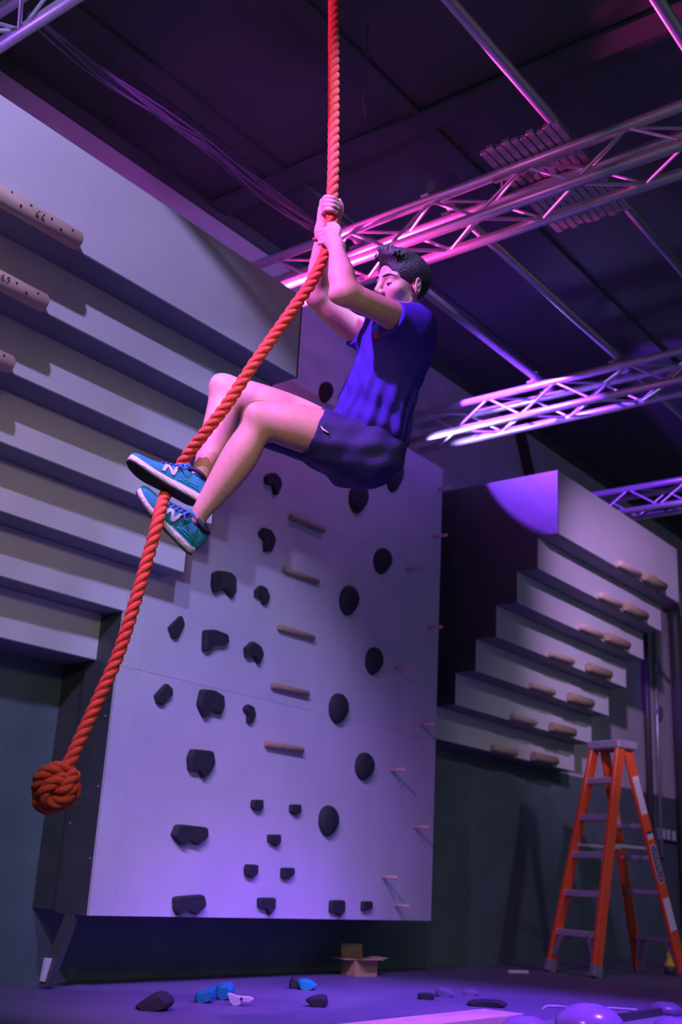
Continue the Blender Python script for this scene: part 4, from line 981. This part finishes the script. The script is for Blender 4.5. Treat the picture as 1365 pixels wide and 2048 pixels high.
#        x     half-width y-centre  top height above sole
UPTAB = [(0.000,0.020,0.000,0.052),(0.02,0.029,0,0.066),(0.06,0.034,0,0.080),(0.15,0.037,0,0.082),(0.25,0.037,0,0.080),(0.35,0.037,-0.001,0.083),(0.45,0.039,-0.002,0.076),(0.55,0.043,-0.003,0.065),(0.65,0.046,-0.004,0.055),(0.75,0.047,-0.004,0.046),(0.85,0.043,-0.003,0.039),(0.93,0.034,-0.001,0.032),(0.98,0.021,0.001,0.022),(1.0,0.010,0.002,0.012)]
SOTAB = [(0.000,0.018,0.0),(0.02,0.029,0),(0.06,0.036,0),(0.15,0.040,0),(0.3,0.040,0),(0.45,0.041,-0.002),(0.6,0.047,-0.004),(0.72,0.050,-0.004),(0.84,0.047,-0.003),(0.93,0.037,-0.001),(0.98,0.023,0.001),(1.0,0.011,0.002)]
def spring(x): return 0.020*max(0, (x-0.62)/0.38)**2+0.006*max(0, (0.12-x)/0.12)**2
def sole_t(x): return 0.034*(1-x)+0.024*x
def shoe(heel, toe, up, side, label):
    """heel, toe: under the sole; side=+1 when the outer (lettered) flank is on +y"""
    ex = nrm(toe-heel); uz = nrm(up-ex*(up@ex)); ey = np.cross(uz, ex); LEN = 0.30
    if ey[2] < 0: mir = -1
    else: mir = 1
    def tw(x, y, z): return Vector(to_world(heel+ex*(x*LEN)+ey*y*mir*1.0+uz*z))-pel
    root = empty('sneaker', pel*0, label, None); root.parent = man
    xs_ = np.concatenate([np.linspace(0, 0.1, 6), np.linspace(0.14, 0.86, 20), np.linspace(0.89, 1, 7)])
    def ring_mesh(name, rings, m, parent, smooth=True, closed=True):
        bm = bmesh.new(); R_ = [[bm.verts.new(p) for p in r] for r in rings]; n = len(R_[0])
        for a, b in zip(R_, R_[1:]):
            for i in range(n): bm.faces.new((a[i], a[(i+1) % n], b[(i+1) % n], b[i]))
        bm.faces.new(R_[0]); bm.faces.new(R_[-1]); bmesh.ops.recalc_face_normals(bm, faces=bm.faces[:])
        return from_bm(name, bm, m, parent, smooth)
    def sole_rings(z0f, z1f, grow):
        R = []
        for x in xs_:
            w_, yc = lerp_tab(SOTAB, x); z0, z1 = z0f(x), z1f(x); pts = []
            for (sy, sz) in ((-0.93, 0), (-1.0, 0.25), (-1.02, 0.6), (-0.97, 1.0), (0.97, 1.0), (1.02, 0.6), (1.0, 0.25), (0.93, 0)):
                pts.append(tw(x+(0.0), yc+(w_+grow)*sy, z0+(z1-z0)*sz))
            R.append(pts)
        return R
    mids = ring_mesh('midsole', sole_rings(lambda x: spring(x)+0.006, lambda x: spring(x)+sole_t(x), 0.0), MID, root); tag(mids, 'white grooved midsole')
    outs = ring_mesh('outsole', sole_rings(lambda x: spring(x), lambda x: spring(x)+0.0065, -0.001), OUT, root); tag(outs, 'black outsole')
    def up_pt(x, th, off=0.0):
        w_, yc, h_ = lerp_tab(UPTAB, x); base = spring(x)+sole_t(x)*0.7; c_, s_ = math.cos(th), math.sin(th); e = 0.78
        y = yc+(w_+off)*math.copysign(abs(c_)**e, c_); z = base+(h_+off)*max(0, s_)**0.85
        return tw(x, y, z)
    ths = np.linspace(0, math.pi, 17)
    upper = ring_mesh('upper', [[up_pt(x, t) for t in ths] for x in xs_], TEALF, root); tag(upper, 'teal blue fabric upper')
    # tongue and collar
    bm = bmesh.new(); add_tube(bm, [up_pt(0.40, math.pi/2, -0.004), up_pt(0.33, math.pi/2, 0.004), up_pt(0.29, math.pi/2, 0.024)], [0.018, 0.017, 0.012], 10); from_bm('tongue', bm, TEALF, root, True)
    ring = [tw(0.165+0.115*math.cos(t), 0.030*math.sin(t), spring(0)+sole_t(0)*0.7+0.079+0.005*math.cos(t)) for t in np.linspace(0, 2*math.pi, 24, endpoint=False)]
    bm = bmesh.new(); add_tube(bm, ring, 0.008, 8, closed=True); from_bm('collar', bm, SOCK, root, True)
    # laces: crossings and a bow
    lc = bmesh.new()
    for i in range(5):
        x0 = 0.36+i*0.055
        for sg in (1, -1):
            add_tube(lc, [up_pt(x0+(0.05 if sg*(t-math.pi/2) > 0 else 0.0), t, 0.004) for t in np.linspace(math.pi/2-0.62, math.pi/2+0.62, 7)], 0.0030, 6)
    for sg in (1, -1):
        P0 = up_pt(0.36, math.pi/2, 0.007); P1 = up_pt(0.32, math.pi/2+sg*0.5, 0.022); P2 = up_pt(0.37, math.pi/2+sg*0.95, 0.016); P3 = up_pt(0.42, math.pi/2+sg*0.55, 0.012)
        add_tube(lc, [Vector(p) for p in spline([P0, P1, P2, P3, P0], 0.004)], 0.0028, 6)
        add_tube(lc, [Vector(p) for p in spline([P0, up_pt(0.40, math.pi/2+sg*0.5, 0.014), up_pt(0.44, math.pi/2+sg*0.9, 0.008)], 0.004)], 0.0028, 6)
    from_bm('laces', lc, LACE, root, True)
    # letter on the outer flank: strokes follow the flank
    def flank(u, v): return up_pt(0.60-u*0.19, 0.26+v*0.66 if side > 0 else math.pi-(0.26+v*0.66), 0.0028)
    def stroke(bm_, a, b, wd, n=8):
        d = np.array(b)-np.array(a); rows = []
        for i in range(n+1):
            c_ = np.array(a)+d*i/n; rows.append([bm_.verts.new(flank(c_[0]+q, c_[1])) for q in (-wd, wd)])
        for r0, r1 in zip(rows, rows[1:]): bm_.faces.new((r0[0], r0[1], r1[1], r1[0]))
    bm = bmesh.new(); stroke(bm, (0.05, 0), (0.18, 1), 0.11); stroke(bm, (0.18, 1), (0.72, 0), 0.11); stroke(bm, (0.72, 0), (0.85, 1), 0.11)
    lg = from_bm('logo_letter', bm, LOGO, root); tag(lg, 'silver letter N')
    sm = lg.modifiers.new('s', 'SOLIDIFY'); sm.thickness = 0.002; sm.offset = 0
    # overlay bands on the heel flank
    for k in range(3):
        bm = bmesh.new(); v = 0.10+0.12*k; add_tube(bm, [up_pt(x, (v if side > 0 else math.pi-v), 0.0006) for x in np.linspace(0.08+0.02*k, 0.42-0.05*k, 10)], 0.0022, 6); from_bm('stitched_band', bm, mat('teal_band', (0.02, 0.45, 0.50), 0.5), root, True)
    return tw
# outer flank of the near (left) foot faces the lens, for the far (right) foot it is the inner flank that does
tw1 = shoe(L3(381, 1111, 4.035), L3(262, 989, 3.985), np.array([0.71, 0.70, 0.04]), 1, 'near teal sneaker under the rope')
tw2 = shoe(L3(394, 1013, 4.065), L3(270, 943, 3.975), np.array([0.38, 0.78, -0.42]), 1, 'far teal sneaker clamping the rope from above')
# socks
for a_, b_, c_ in ((L3(396, 1042, 4.03), L3(385, 1064, 4.032), 0.0345), (L3(400, 955, 4.12), L3(391, 976, 4.095), 0.036)):
    F_ = Field(np.minimum(a_, b_)-0.08, np.maximum(a_, b_)+0.08, 0.003, 0.03); F_.cone(a_, b_, c_*1.0, c_*0.92, 0.0)
    n_ = nrm(b_-a_); F_.cut(a_+n_*0.003, -n_, 0.004)
    P_, Q_ = F_.mesh(); np_mesh('sock', to_world(P_), Q_, SOCK, man, pel)
